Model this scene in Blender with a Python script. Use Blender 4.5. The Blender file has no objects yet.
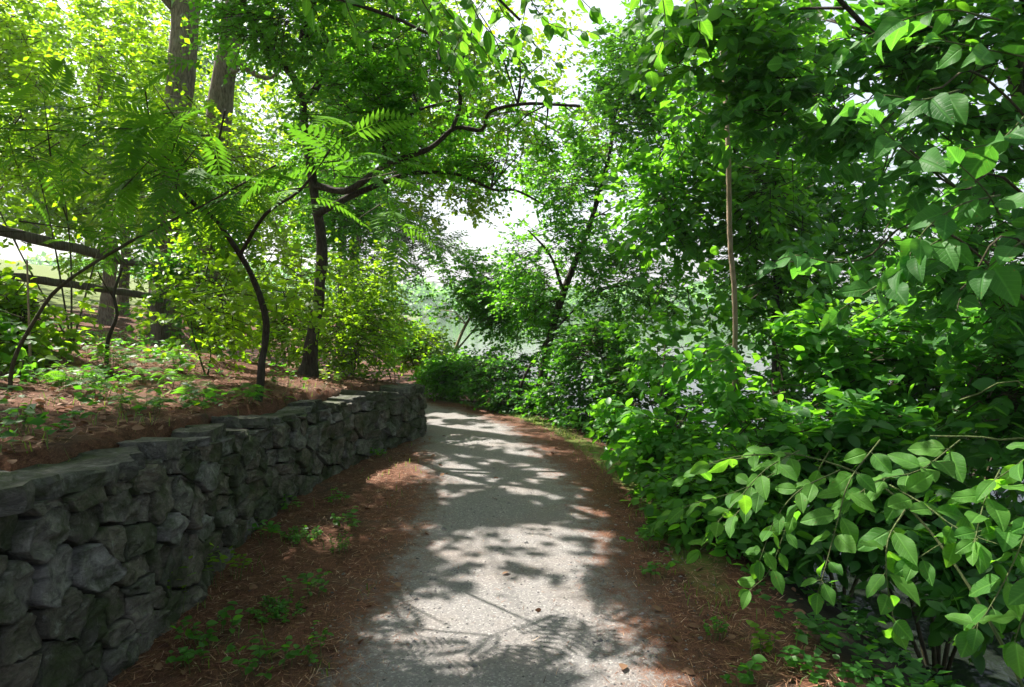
import bpy, math, random
import numpy as np
from mathutils import Vector, noise as mnoise

SC = bpy.context.scene
COL = SC.collection
R = math.radians
rs = np.random.RandomState

# ------------------------------------------------------------------ camera maths
F, CX, CY = 679.0, 512.0, 343.5
PITCH = R(2.8)
EYE = 1.55
cp, sp = math.cos(PITCH), math.sin(PITCH)


def at(px, py, Y):
    a, b = (px - CX) / F, (CY - py) / F
    d = (a, cp + b * sp, -sp + b * cp)
    t = Y / d[1]
    return np.array((a * t, Y, EYE + d[2] * t))


def ground_at(px, py, z=0.0):
    a, b = (px - CX) / F, (CY - py) / F
    d = (a, cp + b * sp, -sp + b * cp)
    t = (z - EYE) / d[2]
    return np.array((a * t, d[1] * t))


SUN_EL, SUN_AZ = R(54), R(-50)          # azimuth measured from +Y towards +X
LS = np.array((math.sin(SUN_AZ) * math.cos(SUN_EL), math.cos(SUN_AZ) * math.cos(SUN_EL), math.sin(SUN_EL)))

# ------------------------------------------------------------------ helpers


def sstep(a, b, x):
    t = np.clip((x - a) / (b - a), 0, 1)
    return t * t * (3 - 2 * t)


def hash2(i, j, seed):
    v = np.sin(i * 127.1 + j * 311.7 + seed * 74.7) * 43758.5453
    return v - np.floor(v)


def vnoise(x, y, seed=0):
    i, j = np.floor(x), np.floor(y)
    fx, fy = x - i, y - j
    fx, fy = fx * fx * (3 - 2 * fx), fy * fy * (3 - 2 * fy)
    a, b = hash2(i, j, seed), hash2(i + 1, j, seed)
    c, d = hash2(i, j + 1, seed), hash2(i + 1, j + 1, seed)
    return (a * (1 - fx) + b * fx) * (1 - fy) + (c * (1 - fx) + d * fx) * fy


def fbm(x, y, seed=0, o=3):
    s, amp, tot = 0, 1.0, 0
    for k in range(o):
        s = s + amp * vnoise(x * 2 ** k, y * 2 ** k, seed + k * 13)
        tot += amp
        amp *= 0.5
    return s / tot


def catmull(pts, step):
    P = [np.array(p, float) for p in pts]
    P = [2 * P[0] - P[1]] + P + [2 * P[-1] - P[-2]]
    out = []
    for i in range(1, len(P) - 2):
        n = max(1, int(np.linalg.norm(P[i + 1] - P[i]) / step))
        for k in range(n):
            t = k / n
            out.append(0.5 * (2 * P[i] + (P[i + 1] - P[i - 1]) * t + (2 * P[i - 1] - 5 * P[i] + 4 * P[i + 1] - P[i + 2]) * t * t
                              + (3 * P[i] - P[i - 1] - 3 * P[i + 1] + P[i + 2]) * t ** 3))
    out.append(P[-2])
    return np.array(out)


def tag(o, label=None, cat=None, group=None, kind=None):
    if label: o['label'] = label
    if cat: o['category'] = cat
    if group: o['group'] = group
    if kind: o['kind'] = kind
    return o


def empty(name, loc, label, cat, group=None):
    o = bpy.data.objects.new(name, None)
    COL.objects.link(o)
    o.location = tuple(float(v) for v in loc)
    o.empty_display_size = 0.1
    return tag(o, label, cat, group)


class Geo:
    """numpy mesh collector: verts, faces of any size, uv per loop, random value per vertex, material per face"""

    def __init__(self):
        self.v, self.loops, self.tot, self.uv, self.rnd, self.mi, self.n = [], [], [], [], [], [], 0

    def add(self, verts, loops, totals, uv=None, rnd=None, mat=0):
        verts = np.asarray(verts, float).reshape(-1, 3)
        loops = np.asarray(loops, int).ravel()
        totals = np.asarray(totals, int).ravel()
        self.v.append(verts)
        self.loops.append(loops + self.n)
        self.tot.append(totals)
        self.uv.append(np.zeros((len(loops), 2)) if uv is None else np.asarray(uv, float).reshape(-1, 2))
        self.rnd.append(np.full(len(verts), 0.5) if rnd is None else np.broadcast_to(np.asarray(rnd, float), (len(verts),)))
        self.mi.append(np.full(len(totals), mat, int))
        self.n += len(verts)

    def build(self, name, mats, parent=None, smooth=True, origin=None):
        me = bpy.data.meshes.new(name)
        v = np.concatenate(self.v)
        org = np.zeros(3)
        if parent is not None:
            org = np.array(parent.matrix_basis.translation) if parent.parent is None else np.zeros(3)
        if origin is not None:
            org = np.asarray(origin, float)
        v = v - org
        loops = np.concatenate(self.loops)
        tot = np.concatenate(self.tot)
        me.vertices.add(len(v))
        me.vertices.foreach_set('co', v.astype(np.float32).ravel())
        me.loops.add(len(loops))
        me.loops.foreach_set('vertex_index', loops.astype(np.int32))
        me.polygons.add(len(tot))
        start = np.concatenate(([0], np.cumsum(tot)[:-1]))
        me.polygons.foreach_set('loop_start', start.astype(np.int32))
        me.polygons.foreach_set('loop_total', tot.astype(np.int32))
        mi = np.concatenate(self.mi)
        if not isinstance(mats, (list, tuple)): mats = [mats]
        for m in mats: me.materials.append(m)
        me.polygons.foreach_set('material_index', mi.astype(np.int32))
        me.polygons.foreach_set('use_smooth', np.full(len(tot), smooth, bool))
        ul = me.uv_layers.new(name='UVMap')
        ul.data.foreach_set('uv', np.concatenate(self.uv).astype(np.float32).ravel())
        at_ = me.attributes.new('rnd', 'FLOAT', 'POINT')
        at_.data.foreach_set('value', np.concatenate(self.rnd).astype(np.float32))
        me.update(calc_edges=True)
        me.validate()
        o = bpy.data.objects.new(name, me)
        COL.objects.link(o)
        if parent is not None: o.parent = parent
        if origin is not None: o.location = tuple(float(x) for x in origin)
        return o


def tube(geo, pts, r0, r1, seg=8, step=0.12, bump=0.12, seed=0, mat=0, flare=0.0, rnd=0.5):
    c = catmull(pts, step)
    n = len(c)
    if n < 2: return c
    T = np.gradient(c, axis=0)
    T /= np.linalg.norm(T, axis=1, keepdims=True) + 1e-9
    t = np.linspace(0, 1, n)
    rad = r0 + (r1 - r0) * t ** 0.85
    if flare: rad = rad * (1 + flare * np.exp(-t * n * step / 0.25))
    ref = np.array((1.0, 0.15, 0.05))
    A = np.cross(T, ref)
    bad = np.linalg.norm(A, axis=1) < 0.2
    A[bad] = np.cross(T[bad], np.array((0, 0, 1.0)))
    A /= np.linalg.norm(A, axis=1, keepdims=True) + 1e-9
    Bv = np.cross(T, A)
    ang = np.linspace(0, 2 * math.pi, seg, endpoint=False)
    arc = np.arange(n)[:, None] * step
    wob = 1 + bump * (2 * fbm(ang[None, :] * 1.3 + seed * 3.1, arc / max(r0, 0.02) * 0.35 + 0 * ang[None, :], seed) - 1)
    rr = rad[:, None] * wob
    V = c[:, None, :] + rr[:, :, None] * (np.cos(ang)[None, :, None] * A[:, None, :] + np.sin(ang)[None, :, None] * Bv[:, None, :])
    i, j = np.meshgrid(np.arange(n - 1), np.arange(seg), indexing='ij')
    j2 = (j + 1) % seg
    q = np.stack((i * seg + j, i * seg + j2, (i + 1) * seg + j2, (i + 1) * seg + j), -1).reshape(-1, 4)
    uv = np.stack((j / seg, i * step, (j + 1) / seg, i * step, (j + 1) / seg, (i + 1) * step, j / seg, (i + 1) * step), -1).reshape(-1, 2)
    geo.add(V.reshape(-1, 3), q, np.full(len(q), 4), uv, rnd, mat)
    geo.add(V[-1], np.arange(seg), [seg], None, rnd, mat)
    return c


# ------------------------------------------------------------------ materials
def newmat(name):
    m = bpy.data.materials.new(name)
    m.use_nodes = True
    nt = m.node_tree
    nt.nodes.clear()
    return m, nt


def N(nt, typ, **kw):
    n = nt.nodes.new(typ)
    for k, v in kw.items():
        if k.startswith('i_'):
            n.inputs[k[2:].replace('_', ' ')].default_value = v
        else:
            setattr(n, k, v)
    return n


def ramp(nt, fac, stops):
    n = nt.nodes.new('ShaderNodeValToRGB')
    el = n.color_ramp.elements
    el[0].position, el[0].color = stops[0][0], (*stops[0][1], 1)
    el[1].position, el[1].color = stops[-1][0], (*stops[-1][1], 1)
    for p, c in stops[1:-1]:
        e = el.new(p)
        e.color = (*c, 1)
    nt.links.new(fac, n.inputs[0])
    return n.outputs[0]


def mixc(nt, fac, a, b, mode='MIX'):
    n = nt.nodes.new('ShaderNodeMix')
    n.data_type = 'RGBA'
    n.blend_type = mode
    for s, v in ((0, fac), (6, a), (7, b)):
        if hasattr(v, 'is_output'): nt.links.new(v, n.inputs[s])
        elif isinstance(v, (int, float)): n.inputs[s].default_value = v
        else: n.inputs[s].default_value = (*v, 1)
    return n.outputs[2]


def math_(nt, op, a, b=0.0, clamp=False):
    n = nt.nodes.new('ShaderNodeMath')
    n.operation = op
    n.use_clamp = clamp
    for s, v in ((0, a), (1, b)):
        if hasattr(v, 'is_output'): nt.links.new(v, n.inputs[s])
        else: n.inputs[s].default_value = v
    return n.outputs[0]


def noise_(nt, vec, scale, detail=4, rough=0.6, dist=0.0):
    n = N(nt, 'ShaderNodeTexNoise')
    n.inputs['Scale'].default_value = scale
    n.inputs['Detail'].default_value = detail
    n.inputs['Roughness'].default_value = rough
    n.inputs['Distortion'].default_value = dist
    nt.links.new(vec, n.inputs['Vector'])
    return n.outputs['Fac']


def principled(nt, col, rough, bump=None, bstr=0.3, bdist=0.01, spec=0.3):
    b = N(nt, 'ShaderNodeBsdfPrincipled')
    if hasattr(col, 'is_output'): nt.links.new(col, b.inputs['Base Color'])
    else: b.inputs['Base Color'].default_value = (*col, 1)
    if hasattr(rough, 'is_output'): nt.links.new(rough, b.inputs['Roughness'])
    else: b.inputs['Roughness'].default_value = rough
    b.inputs['Specular IOR Level'].default_value = spec
    if bump is not None:
        bn = N(nt, 'ShaderNodeBump')
        bn.inputs['Strength'].default_value = bstr
        bn.inputs['Distance'].default_value = bdist
        nt.links.new(bump, bn.inputs['Height'])
        nt.links.new(bn.outputs[0], b.inputs['Normal'])
    return b.outputs[0]


def out(nt, sh):
    o = N(nt, 'ShaderNodeOutputMaterial')
    nt.links.new(sh, o.inputs['Surface'])


def leaf_mat(name, dark, light, trans, tmix=0.45, veins=False, rough=0.42, spec=0.35, yellow=None):
    m, nt = newmat(name)
    a = N(nt, 'ShaderNodeAttribute', attribute_name='rnd')
    geo = N(nt, 'ShaderNodeNewGeometry')
    n1 = noise_(nt, geo.outputs['Position'], 1.3, 2)
    f = math_(nt, 'ADD', math_(nt, 'MULTIPLY', a.outputs['Fac'], 0.75), math_(nt, 'MULTIPLY', n1, 0.4), True)
    stops = [(0.1, dark), (0.85, light)]
    if yellow: stops.append((1.0, yellow))
    col = ramp(nt, f, stops)
    bump = None
    if veins:
        uv = N(nt, 'ShaderNodeUVMap')
        sx = N(nt, 'ShaderNodeSeparateXYZ')
        nt.links.new(uv.outputs[0], sx.inputs[0])
        ax = math_(nt, 'ABSOLUTE', math_(nt, 'SUBTRACT', sx.outputs[0], 0.5))
        mid = math_(nt, 'SUBTRACT', 1.0, math_(nt, 'MULTIPLY', ax, 28.0), True)
        w = math_(nt, 'SUBTRACT', math_(nt, 'MULTIPLY', sx.outputs[1], 8.0), math_(nt, 'MULTIPLY', ax, 7.0))
        fr = math_(nt, 'ABSOLUTE', math_(nt, 'SUBTRACT', math_(nt, 'FRACT', w), 0.5))
        lat = math_(nt, 'SUBTRACT', 1.0, math_(nt, 'MULTIPLY', fr, 9.0), True)
        v = math_(nt, 'MAXIMUM', mid, math_(nt, 'MULTIPLY', lat, 0.45))
        blot = noise_(nt, geo.outputs['Position'], 45, 3)
        col = mixc(nt, math_(nt, 'MULTIPLY', v, 0.35), col, tuple(min(1, c * 2.0 + 0.02) for c in light))
        col = mixc(nt, math_(nt, 'MULTIPLY', math_(nt, 'SUBTRACT', blot, 0.58, True), 2.2, True), col, tuple(c * 0.55 for c in dark))
        spot = noise_(nt, geo.outputs['Position'], 75, 2)
        col = mixc(nt, math_(nt, 'MULTIPLY', math_(nt, 'SUBTRACT', spot, 0.70, True), 14.0, True), col, (0.16, 0.10, 0.03))
        bump = math_(nt, 'SUBTRACT', math_(nt, 'MULTIPLY', blot, 0.3), v)
    pr = principled(nt, col, rough, bump, 0.6, 0.003, spec)
    tr = N(nt, 'ShaderNodeBsdfTranslucent')
    tcol = mixc(nt, 1.0, col, trans, 'MULTIPLY')
    nt.links.new(tcol, tr.inputs['Color'])
    mx = N(nt, 'ShaderNodeMixShader')
    mx.inputs[0].default_value = tmix
    nt.links.new(pr, mx.inputs[1])
    nt.links.new(tr.outputs[0], mx.inputs[2])
    out(nt, mx.outputs[0])
    return m


TR = (4.3, 3.7, 0.8)
M = {}
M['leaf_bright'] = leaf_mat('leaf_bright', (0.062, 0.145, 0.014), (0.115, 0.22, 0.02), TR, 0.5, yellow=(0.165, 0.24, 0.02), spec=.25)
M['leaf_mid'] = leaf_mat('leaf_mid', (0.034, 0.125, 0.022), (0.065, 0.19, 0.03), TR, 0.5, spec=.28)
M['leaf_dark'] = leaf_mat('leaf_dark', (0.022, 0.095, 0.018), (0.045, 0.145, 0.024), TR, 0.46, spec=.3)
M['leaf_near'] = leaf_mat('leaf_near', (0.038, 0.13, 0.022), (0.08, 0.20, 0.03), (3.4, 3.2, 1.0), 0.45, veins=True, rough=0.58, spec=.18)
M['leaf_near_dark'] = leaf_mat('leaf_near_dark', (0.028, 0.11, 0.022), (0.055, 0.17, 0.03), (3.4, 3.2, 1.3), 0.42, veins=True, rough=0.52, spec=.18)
M['leaf_frond'] = leaf_mat('leaf_frond', (0.036, 0.12, 0.018), (0.07, 0.18, 0.025), (3.2, 2.9, 1.0), 0.38, rough=.6, spec=.12)
M['leaf_pale'] = leaf_mat('leaf_pale', (0.05, 0.10, 0.04), (0.08, 0.15, 0.055), (3, 3, 2), 0.45)
M['leaf_dead'] = leaf_mat('leaf_dead', (0.10, 0.05, 0.028), (0.24, 0.14, 0.085), (1.2, 1, .8), 0.2, rough=0.7, spec=0.15)
M['grass'] = leaf_mat('grass', (0.04, 0.10, 0.015), (0.10, 0.17, 0.03), (3, 2.6, 1.4), 0.4, yellow=(0.2, 0.19, 0.06))


def bark(name, dark, light, scale=1.0, lichen=(0.18, 0.2, 0.16)):
    m, nt = newmat(name)
    g = N(nt, 'ShaderNodeNewGeometry')
    mp = N(nt, 'ShaderNodeMapping')
    mp.inputs['Scale'].default_value = (1, 1, 0.18)
    nt.links.new(g.outputs['Position'], mp.inputs[0])
    n1 = noise_(nt, mp.outputs[0], 42 * scale, 6, 0.7, 0.4)
    n2 = noise_(nt, g.outputs['Position'], 5 * scale, 4)
    col = ramp(nt, n1, [(0.34, dark), (0.62, light)])
    col = mixc(nt, math_(nt, 'MULTIPLY', math_(nt, 'SUBTRACT', n2, 0.52, True), 3.0, True), col, lichen)
    out(nt, principled(nt, col, 0.85, n1, 0.9, 0.02, 0.2))
    return m


M['bark_dark'] = bark('bark_dark', (0.02, 0.015, 0.011), (0.075, 0.06, 0.045), 1.6, (0.06, 0.065, 0.045))
M['bark_grey'] = bark('bark_grey', (0.06, 0.045, 0.035), (0.24, 0.19, 0.16), 1.0, (0.26, 0.25, 0.22))
M['bark_pale'] = bark('bark_pale', (0.20, 0.14, 0.09), (0.42, 0.32, 0.22), 2.0, (0.3, 0.28, 0.2))
M['twig'] = bark('twig', (0.03, 0.03, 0.016), (0.09, 0.08, 0.04), 2.0, (0.06, 0.08, 0.03))
M['twig_green'] = bark('twig_green', (0.06, 0.10, 0.03), (0.14, 0.17, 0.06), 2.0, (0.12, 0.12, 0.05))
M['old_wood'] = bark('old_wood', (0.04, 0.033, 0.027), (0.13, 0.11, 0.09), 1.2, (0.12, 0.13, 0.09))


def stone_mat(name, tones, moss=0.35, lichen=0.6):
    m, nt = newmat(name)
    at_ = N(nt, 'ShaderNodeAttribute', attribute_name='rnd')
    g = N(nt, 'ShaderNodeNewGeometry')
    P = g.outputs['Position']
    k = len(tones)
    base = ramp(nt, at_.outputs['Fac'], [(i / (k - 1), c) for i, c in enumerate(tones)])
    mp = N(nt, 'ShaderNodeMapping')
    mp.inputs['Rotation'].default_value = (0.5, 0.3, 0.2)
    mp.inputs['Scale'].default_value = (1, 1, 1.7)
    nt.links.new(P, mp.inputs[0])
    n1 = noise_(nt, mp.outputs[0], 13, 9, 0.72, 0.8)
    n2 = noise_(nt, P, 70, 8, 0.75)
    n3 = noise_(nt, P, 4.3, 6, 0.65)
    n4 = noise_(nt, P, 22, 6, 0.7, 0.3)
    col = mixc(nt, ramp(nt, n1, [(0.36, (0, 0, 0)), (0.62, (1, 1, 1))]), mixc(nt, 1.0, base, (0.34, 0.34, 0.35), 'MULTIPLY'), base)
    col = mixc(nt, math_(nt, 'MULTIPLY', math_(nt, 'SUBTRACT', n2, 0.55, True), 4.0, True), col, mixc(nt, 1.0, base, (0.3, 0.3, 0.3), 'MULTIPLY'))
    li = math_(nt, 'MULTIPLY', math_(nt, 'SUBTRACT', n4, 0.57, True), 9.0, True)
    col = mixc(nt, math_(nt, 'MULTIPLY', li, lichen), col, (0.30, 0.31, 0.28))
    mo = math_(nt, 'MULTIPLY', math_(nt, 'SUBTRACT', math_(nt, 'ADD', n3, math_(nt, 'MULTIPLY', n2, 0.25)), 0.57, True), 6.0, True)
    col = mixc(nt, math_(nt, 'MULTIPLY', mo, moss), col, (0.045, 0.062, 0.02))
    h = math_(nt, 'ADD', n1, math_(nt, 'MULTIPLY', n2, 0.4))
    out(nt, principled(nt, col, 0.85, h, 1.0, 0.035, 0.25))
    return m


M['stone'] = stone_mat('stone', [(0.10, 0.098, 0.08), (0.23, 0.21, 0.16), (0.135, 0.145, 0.10), (0.28, 0.27, 0.23), (0.20, 0.17, 0.12), (0.34, 0.335, 0.31)], 0.85, .7)
M['capstone'] = stone_mat('capstone', [(0.10, 0.10, 0.085), (0.19, 0.18, 0.15), (0.14, 0.135, 0.105), (0.22, 0.215, 0.195)], 0.8, .6)
M['pebble'] = stone_mat('pebble', [(0.14, 0.135, 0.14), (0.26, 0.25, 0.25), (0.46, 0.44, 0.42)], 0.0, 0.0)
m, nt = newmat('wall_earth')
g = N(nt, 'ShaderNodeNewGeometry')
n1 = noise_(nt, g.outputs['Position'], 30, 5)
out(nt, principled(nt, ramp(nt, n1, [(0.3, (0.012, 0.011, 0.008)), (0.7, (0.04, 0.032, 0.022))]), 0.95, n1, 0.8, 0.02, 0.1))
M['wall_earth'] = m


def needle_colour(nt, P):
    mp = N(nt, 'ShaderNodeMapping')
    mp.inputs['Scale'].default_value = (1, 0.4, 1)
    nt.links.new(P, mp.inputs[0])
    fine = noise_(nt, mp.outputs[0], 95, 7, 0.8, 1.5)
    clump = noise_(nt, P, 11, 6, 0.75, 0.5)
    big = noise_(nt, P, 2.3, 4, 0.6)
    c = ramp(nt, fine, [(0.30, (0.032, 0.017, 0.011)), (0.5, (0.125, 0.055, 0.033)), (0.62, (0.21, 0.105, 0.065)), (0.74, (0.32, 0.20, 0.14))])
    c = mixc(nt, math_(nt, 'MULTIPLY', math_(nt, 'SUBTRACT', 0.52, clump, True), 5.0, True), c, mixc(nt, 1.0, c, (0.42, 0.40, 0.38), 'MULTIPLY'))
    soil = ramp(nt, fine, [(0.3, (0.03, 0.024, 0.018)), (0.7, (0.12, 0.095, 0.07))])
    f = math_(nt, 'MULTIPLY', math_(nt, 'SUBTRACT', big, 0.52, True), 5.0, True)
    return mixc(nt, math_(nt, 'MULTIPLY', f, 0.8), c, soil), math_(nt, 'ADD', fine, clump)


def ground_mat():
    m, nt = newmat('forest_floor')
    g = N(nt, 'ShaderNodeNewGeometry')
    P = g.outputs['Position']
    c, fine = needle_colour(nt, P)
    lawn = N(nt, 'ShaderNodeAttribute', attribute_name='lawn')
    gn = noise_(nt, P, 14, 6, 0.7)
    gc = ramp(nt, gn, [(0.3, (0.05, 0.085, 0.018)), (0.7, (0.16, 0.19, 0.045))])
    lf = math_(nt, 'ADD', lawn.outputs['Fac'], math_(nt, 'MULTIPLY', math_(nt, 'SUBTRACT', noise_(nt, P, 3, 4), 0.5), 0.8))
    lf = math_(nt, 'MULTIPLY', math_(nt, 'SUBTRACT', lf, 0.4), 4.0, True)
    c = mixc(nt, lf, c, gc)
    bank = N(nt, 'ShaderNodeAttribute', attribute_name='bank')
    c = mixc(nt, bank.outputs['Fac'], c, ramp(nt, gn, [(0.3, (0.010, 0.009, 0.007)), (0.7, (0.035, 0.032, 0.022))]))  # dark bank soil, its colour lowered further to deepen the shade there
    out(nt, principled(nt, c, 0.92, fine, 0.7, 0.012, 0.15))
    return m


def path_mat():
    m, nt = newmat('gravel_path')
    g = N(nt, 'ShaderNodeNewGeometry')
    P = g.outputs['Position']
    nc, fine = needle_colour(nt, P)
    vor = N(nt, 'ShaderNodeTexVoronoi')
    vor.inputs['Scale'].default_value = 120
    nt.links.new(P, vor.inputs['Vector'])
    sx = N(nt, 'ShaderNodeSeparateXYZ')
    nt.links.new(vor.outputs['Color'], sx.inputs[0])
    grit = noise_(nt, P, 190, 4, 0.7)
    col = ramp(nt, sx.outputs[0], [(0.0, (0.175, 0.17, 0.175)), (0.55, (0.215, 0.202, 0.198)), (0.9, (0.295, 0.278, 0.27)), (1.0, (0.45, 0.43, 0.41))])
    col = mixc(nt, math_(nt, 'MULTIPLY', grit, 0.55), col, (0.17, 0.155, 0.14))
    patch = noise_(nt, P, 1.6, 5, 0.65)
    col = mixc(nt, math_(nt, 'MULTIPLY', math_(nt, 'SUBTRACT', patch, 0.45, True), 2.0, True), col, (0.21, 0.165, 0.14))
    ed = N(nt, 'ShaderNodeAttribute', attribute_name='edge')
    e = math_(nt, 'ADD', ed.outputs['Fac'], math_(nt, 'MULTIPLY', math_(nt, 'SUBTRACT', noise_(nt, P, 2.2, 6, 0.72), 0.5), 0.75))
    e = math_(nt, 'ADD', e, math_(nt, 'MULTIPLY', math_(nt, 'SUBTRACT', fine, 1.0), 0.7))
    e = math_(nt, 'MULTIPLY', math_(nt, 'SUBTRACT', e, 0.56), 4.0, True)
    col = mixc(nt, e, col, nc)
    h = math_(nt, 'SUBTRACT', 1.0, vor.outputs['Distance'])
    h = math_(nt, 'ADD', math_(nt, 'MULTIPLY', h, 0.5), grit)
    out(nt, principled(nt, col, 0.9, h, 0.8, 0.008, 0.2))
    return m


M['ground'] = ground_mat()
M['path'] = path_mat()
m, nt = newmat('needle')
a = N(nt, 'ShaderNodeAttribute', attribute_name='rnd')
out(nt, principled(nt, ramp(nt, a.outputs['Fac'], [(0, (0.06, 0.026, 0.016)), (0.5, (0.21, 0.092, 0.052)), (0.85, (0.33, 0.18, 0.11)), (1, (0.46, 0.34, 0.24))]), 0.7, spec=0.2))
M['needle'] = m
m, nt = newmat('lake_water')
g = N(nt, 'ShaderNodeNewGeometry')
mp = N(nt, 'ShaderNodeMapping')
mp.inputs['Scale'].default_value = (1, 0.6, 1)
nt.links.new(g.outputs['Position'], mp.inputs[0])
n1 = noise_(nt, mp.outputs[0], 2.6, 3, 0.55, 0.4)
b = N(nt, 'ShaderNodeBsdfPrincipled')
b.inputs['Base Color'].default_value = (0.012, 0.016, 0.012, 1)
b.inputs['Roughness'].default_value = 0.06
b.inputs['IOR'].default_value = 1.33
b.inputs['Specular IOR Level'].default_value = 0.4
bn = N(nt, 'ShaderNodeBump')
bn.inputs['Strength'].default_value = 0.22
bn.inputs['Distance'].default_value = 0.06
nt.links.new(n1, bn.inputs['Height'])
nt.links.new(bn.outputs[0], b.inputs['Normal'])
out(nt, b.outputs[0])
M['water'] = m

# ------------------------------------------------------------------ terrain
PATH = catmull([(0.1, -12), (0.03, -1), (0.02, 3), (0.04, 5), (-0.12, 6.7), (-0.58, 8.8), (-1.5, 10.4), (-2.6, 11.6),
                (-4.0, 12.8), (-5.3, 14.3), (-6.6, 17), (-7.6, 21), (-9, 27)], 0.2)
PATH = np.concatenate(([(0.6, -400), (0.3, -60)], PATH, [(-20, 80), (-60, 400)]))
keep = [0]
for i in range(1, len(PATH)):
    lim = 0.2 if -3 < PATH[i][1] < 18 else 12
    if np.linalg.norm(PATH[i] - PATH[keep[-1]]) > lim or i == len(PATH) - 1: keep.append(i)
PATH = PATH[keep]
WALL = catmull([(-1.63, -10), (-1.66, 0), (-1.72, 2.6), (-1.80, 4), (-1.82, 5), (-1.72, 6.2), (-1.48, 7.3), (-1.20, 8.15),
                (-1.16, 8.6), (-1.45, 9.05), (-2.1, 9.55), (-3.2, 10.5), (-5.2, 11.9), (-6.9, 14), (-8.2, 17), (-9.4, 22), (-11, 28)], 0.09)
WALL = np.concatenate(([(-1.2, -400), (-1.4, -60)], WALL, [(-22, 80), (-63, 400)]))
keep = [0]
for i in range(1, len(WALL)):
    lim = 0.09 if -3 < WALL[i][1] < 12 else 8
    if np.linalg.norm(WALL[i] - WALL[keep[-1]]) > lim or i == len(WALL) - 1: keep.append(i)
WALL = WALL[keep]


def sdist(x, y, poly):
    """signed distance to a polyline (positive on its right) and the arc index"""
    x = np.asarray(x, float).ravel()
    y = np.asarray(y, float).ravel()
    best = np.full(x.shape, 1e18)
    sgn = np.zeros(x.shape)
    arc = np.zeros(x.shape)
    for i in range(len(poly) - 1):
        a, b = poly[i], poly[i + 1]
        d = b - a
        L2 = d @ d
        t = np.clip(((x - a[0]) * d[0] + (y - a[1]) * d[1]) / L2, 0, 1)
        qx, qy = x - a[0] - t * d[0], y - a[1] - t * d[1]
        dd = qx * qx + qy * qy
        m_ = dd < best - 1e-12
        best[m_] = dd[m_]
        sgn[m_] = (d[1] * qx - d[0] * qy)[m_]
        arc[m_] = i + t[m_]
    return np.sqrt(best) * np.where(sgn >= 0, 1, -1), arc


_arc_y = np.arange(len(WALL))


def wall_h(arc):
    yy = np.interp(arc, _arc_y, WALL[:, 1])
    xx = np.interp(arc, _arc_y, WALL[:, 0])
    return np.interp(yy, [-10, 2, 3, 4, 5, 6.5, 8.2, 9.3, 11, 14, 22], [0.96, 0.93, 0.88, 0.81, 0.74, 0.69, 0.58, 0.55, 0.50, 0.75, 1.1])


WATER_Z = -0.72


def terrain(x, y):
    shp = np.shape(x)
    x = np.asarray(x, float).ravel()
    y = np.asarray(y, float).ravel()
    s, _ = sdist(x, y, PATH)
    w, arc = sdist(x, y, WALL)
    d = -w
    r = np.hypot(x, y)
    nz = fbm(x * 1.1, y * 1.1, 5, 4) - 0.5
    nf = fbm(x * 0.03, y * 0.03, 9, 3)
    low = -1.6 * sstep(1.25, 3.9, s - 3.2 * sstep(12.5, 17, y) + 0.5 * (fbm(x * 0.7, y * 0.7, 3) - 0.5)) + nz * 0.10 * sstep(1.0, 1.6, np.abs(s))
    far = sstep(185, 260, r + 30 * (nf - 0.5))
    low = low * (1 - far) + far * (0.4 + 5 * sstep(220, 420, r) * nf)
    H = wall_h(arc)
    dd = np.clip(d, 0, None)
    up = H + 0.012 + 0.17 * np.minimum(dd, 4) + 0.20 * np.clip(dd - 4, 0, 20) + nz * 0.22 * sstep(0.3, 1.5, dd)
    up = np.minimum(up, 5.0 + nf)
    built = sstep(9.2, 10.5, np.interp(arc, _arc_y, WALL[:, 1]))
    t = np.where(built > 0.01, sstep(0.12 - 0.1 * built, 0.30 + 1.2 * built, d), sstep(0.12, 0.30, d))
    z = low * (1 - t) + up * t
    return z.reshape(shp), s.reshape(shp), d.reshape(shp)


def tz(x, y):
    return float(terrain(np.array([x]), np.array([y]))[0][0])


def geoax(a, b, first, g=1.18):
    o, s = [], first
    x = a
    sg = 1 if b > a else -1
    while (b - x) * sg > 0:
        x += sg * s
        s *= g
        o.append(x)
    return o


xs = np.array(sorted(geoax(-4.0, -420, 0.09, 1.13)) + list(np.arange(-4.0, 5.0, 0.075)) + geoax(4.95, 420, 0.09, 1.13))
ys = np.array(sorted(geoax(-1.0, -60, 0.12, 1.25)) + list(np.arange(-1.0, 14.0, 0.075)) + geoax(13.95, 450, 0.09, 1.13))
gx, gy = np.meshgrid(xs, ys)
gz, gs, gd = terrain(gx, gy)
ny, nx = gx.shape
G = Geo()
i, j = np.meshgrid(np.arange(ny - 1), np.arange(nx - 1), indexing='ij')
q = np.stack((i * nx + j, i * nx + j + 1, (i + 1) * nx + j + 1, (i + 1) * nx + j), -1).reshape(-1, 4)
G.add(np.stack((gx, gy, gz), -1), q, np.full(len(q), 4))
ground = G.build('ground', M['ground'])
tag(ground, kind='structure')
far_r = np.hypot(gx, gy)
lawn = np.maximum(sstep(2.6, 4.2, gd), sstep(170, 190, far_r))
lawn = np.maximum(lawn, 0.75 * sstep(0.93, 1.0, gs) * (1 - sstep(1.15, 1.5, gs)) * sstep(2.6, 4.5, gy))
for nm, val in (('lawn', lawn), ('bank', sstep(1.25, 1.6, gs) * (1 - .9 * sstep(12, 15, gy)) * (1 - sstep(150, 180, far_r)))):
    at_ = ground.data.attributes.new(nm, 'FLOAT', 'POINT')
    at_.data.foreach_set('value', val.astype(np.float32).ravel())

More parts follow.
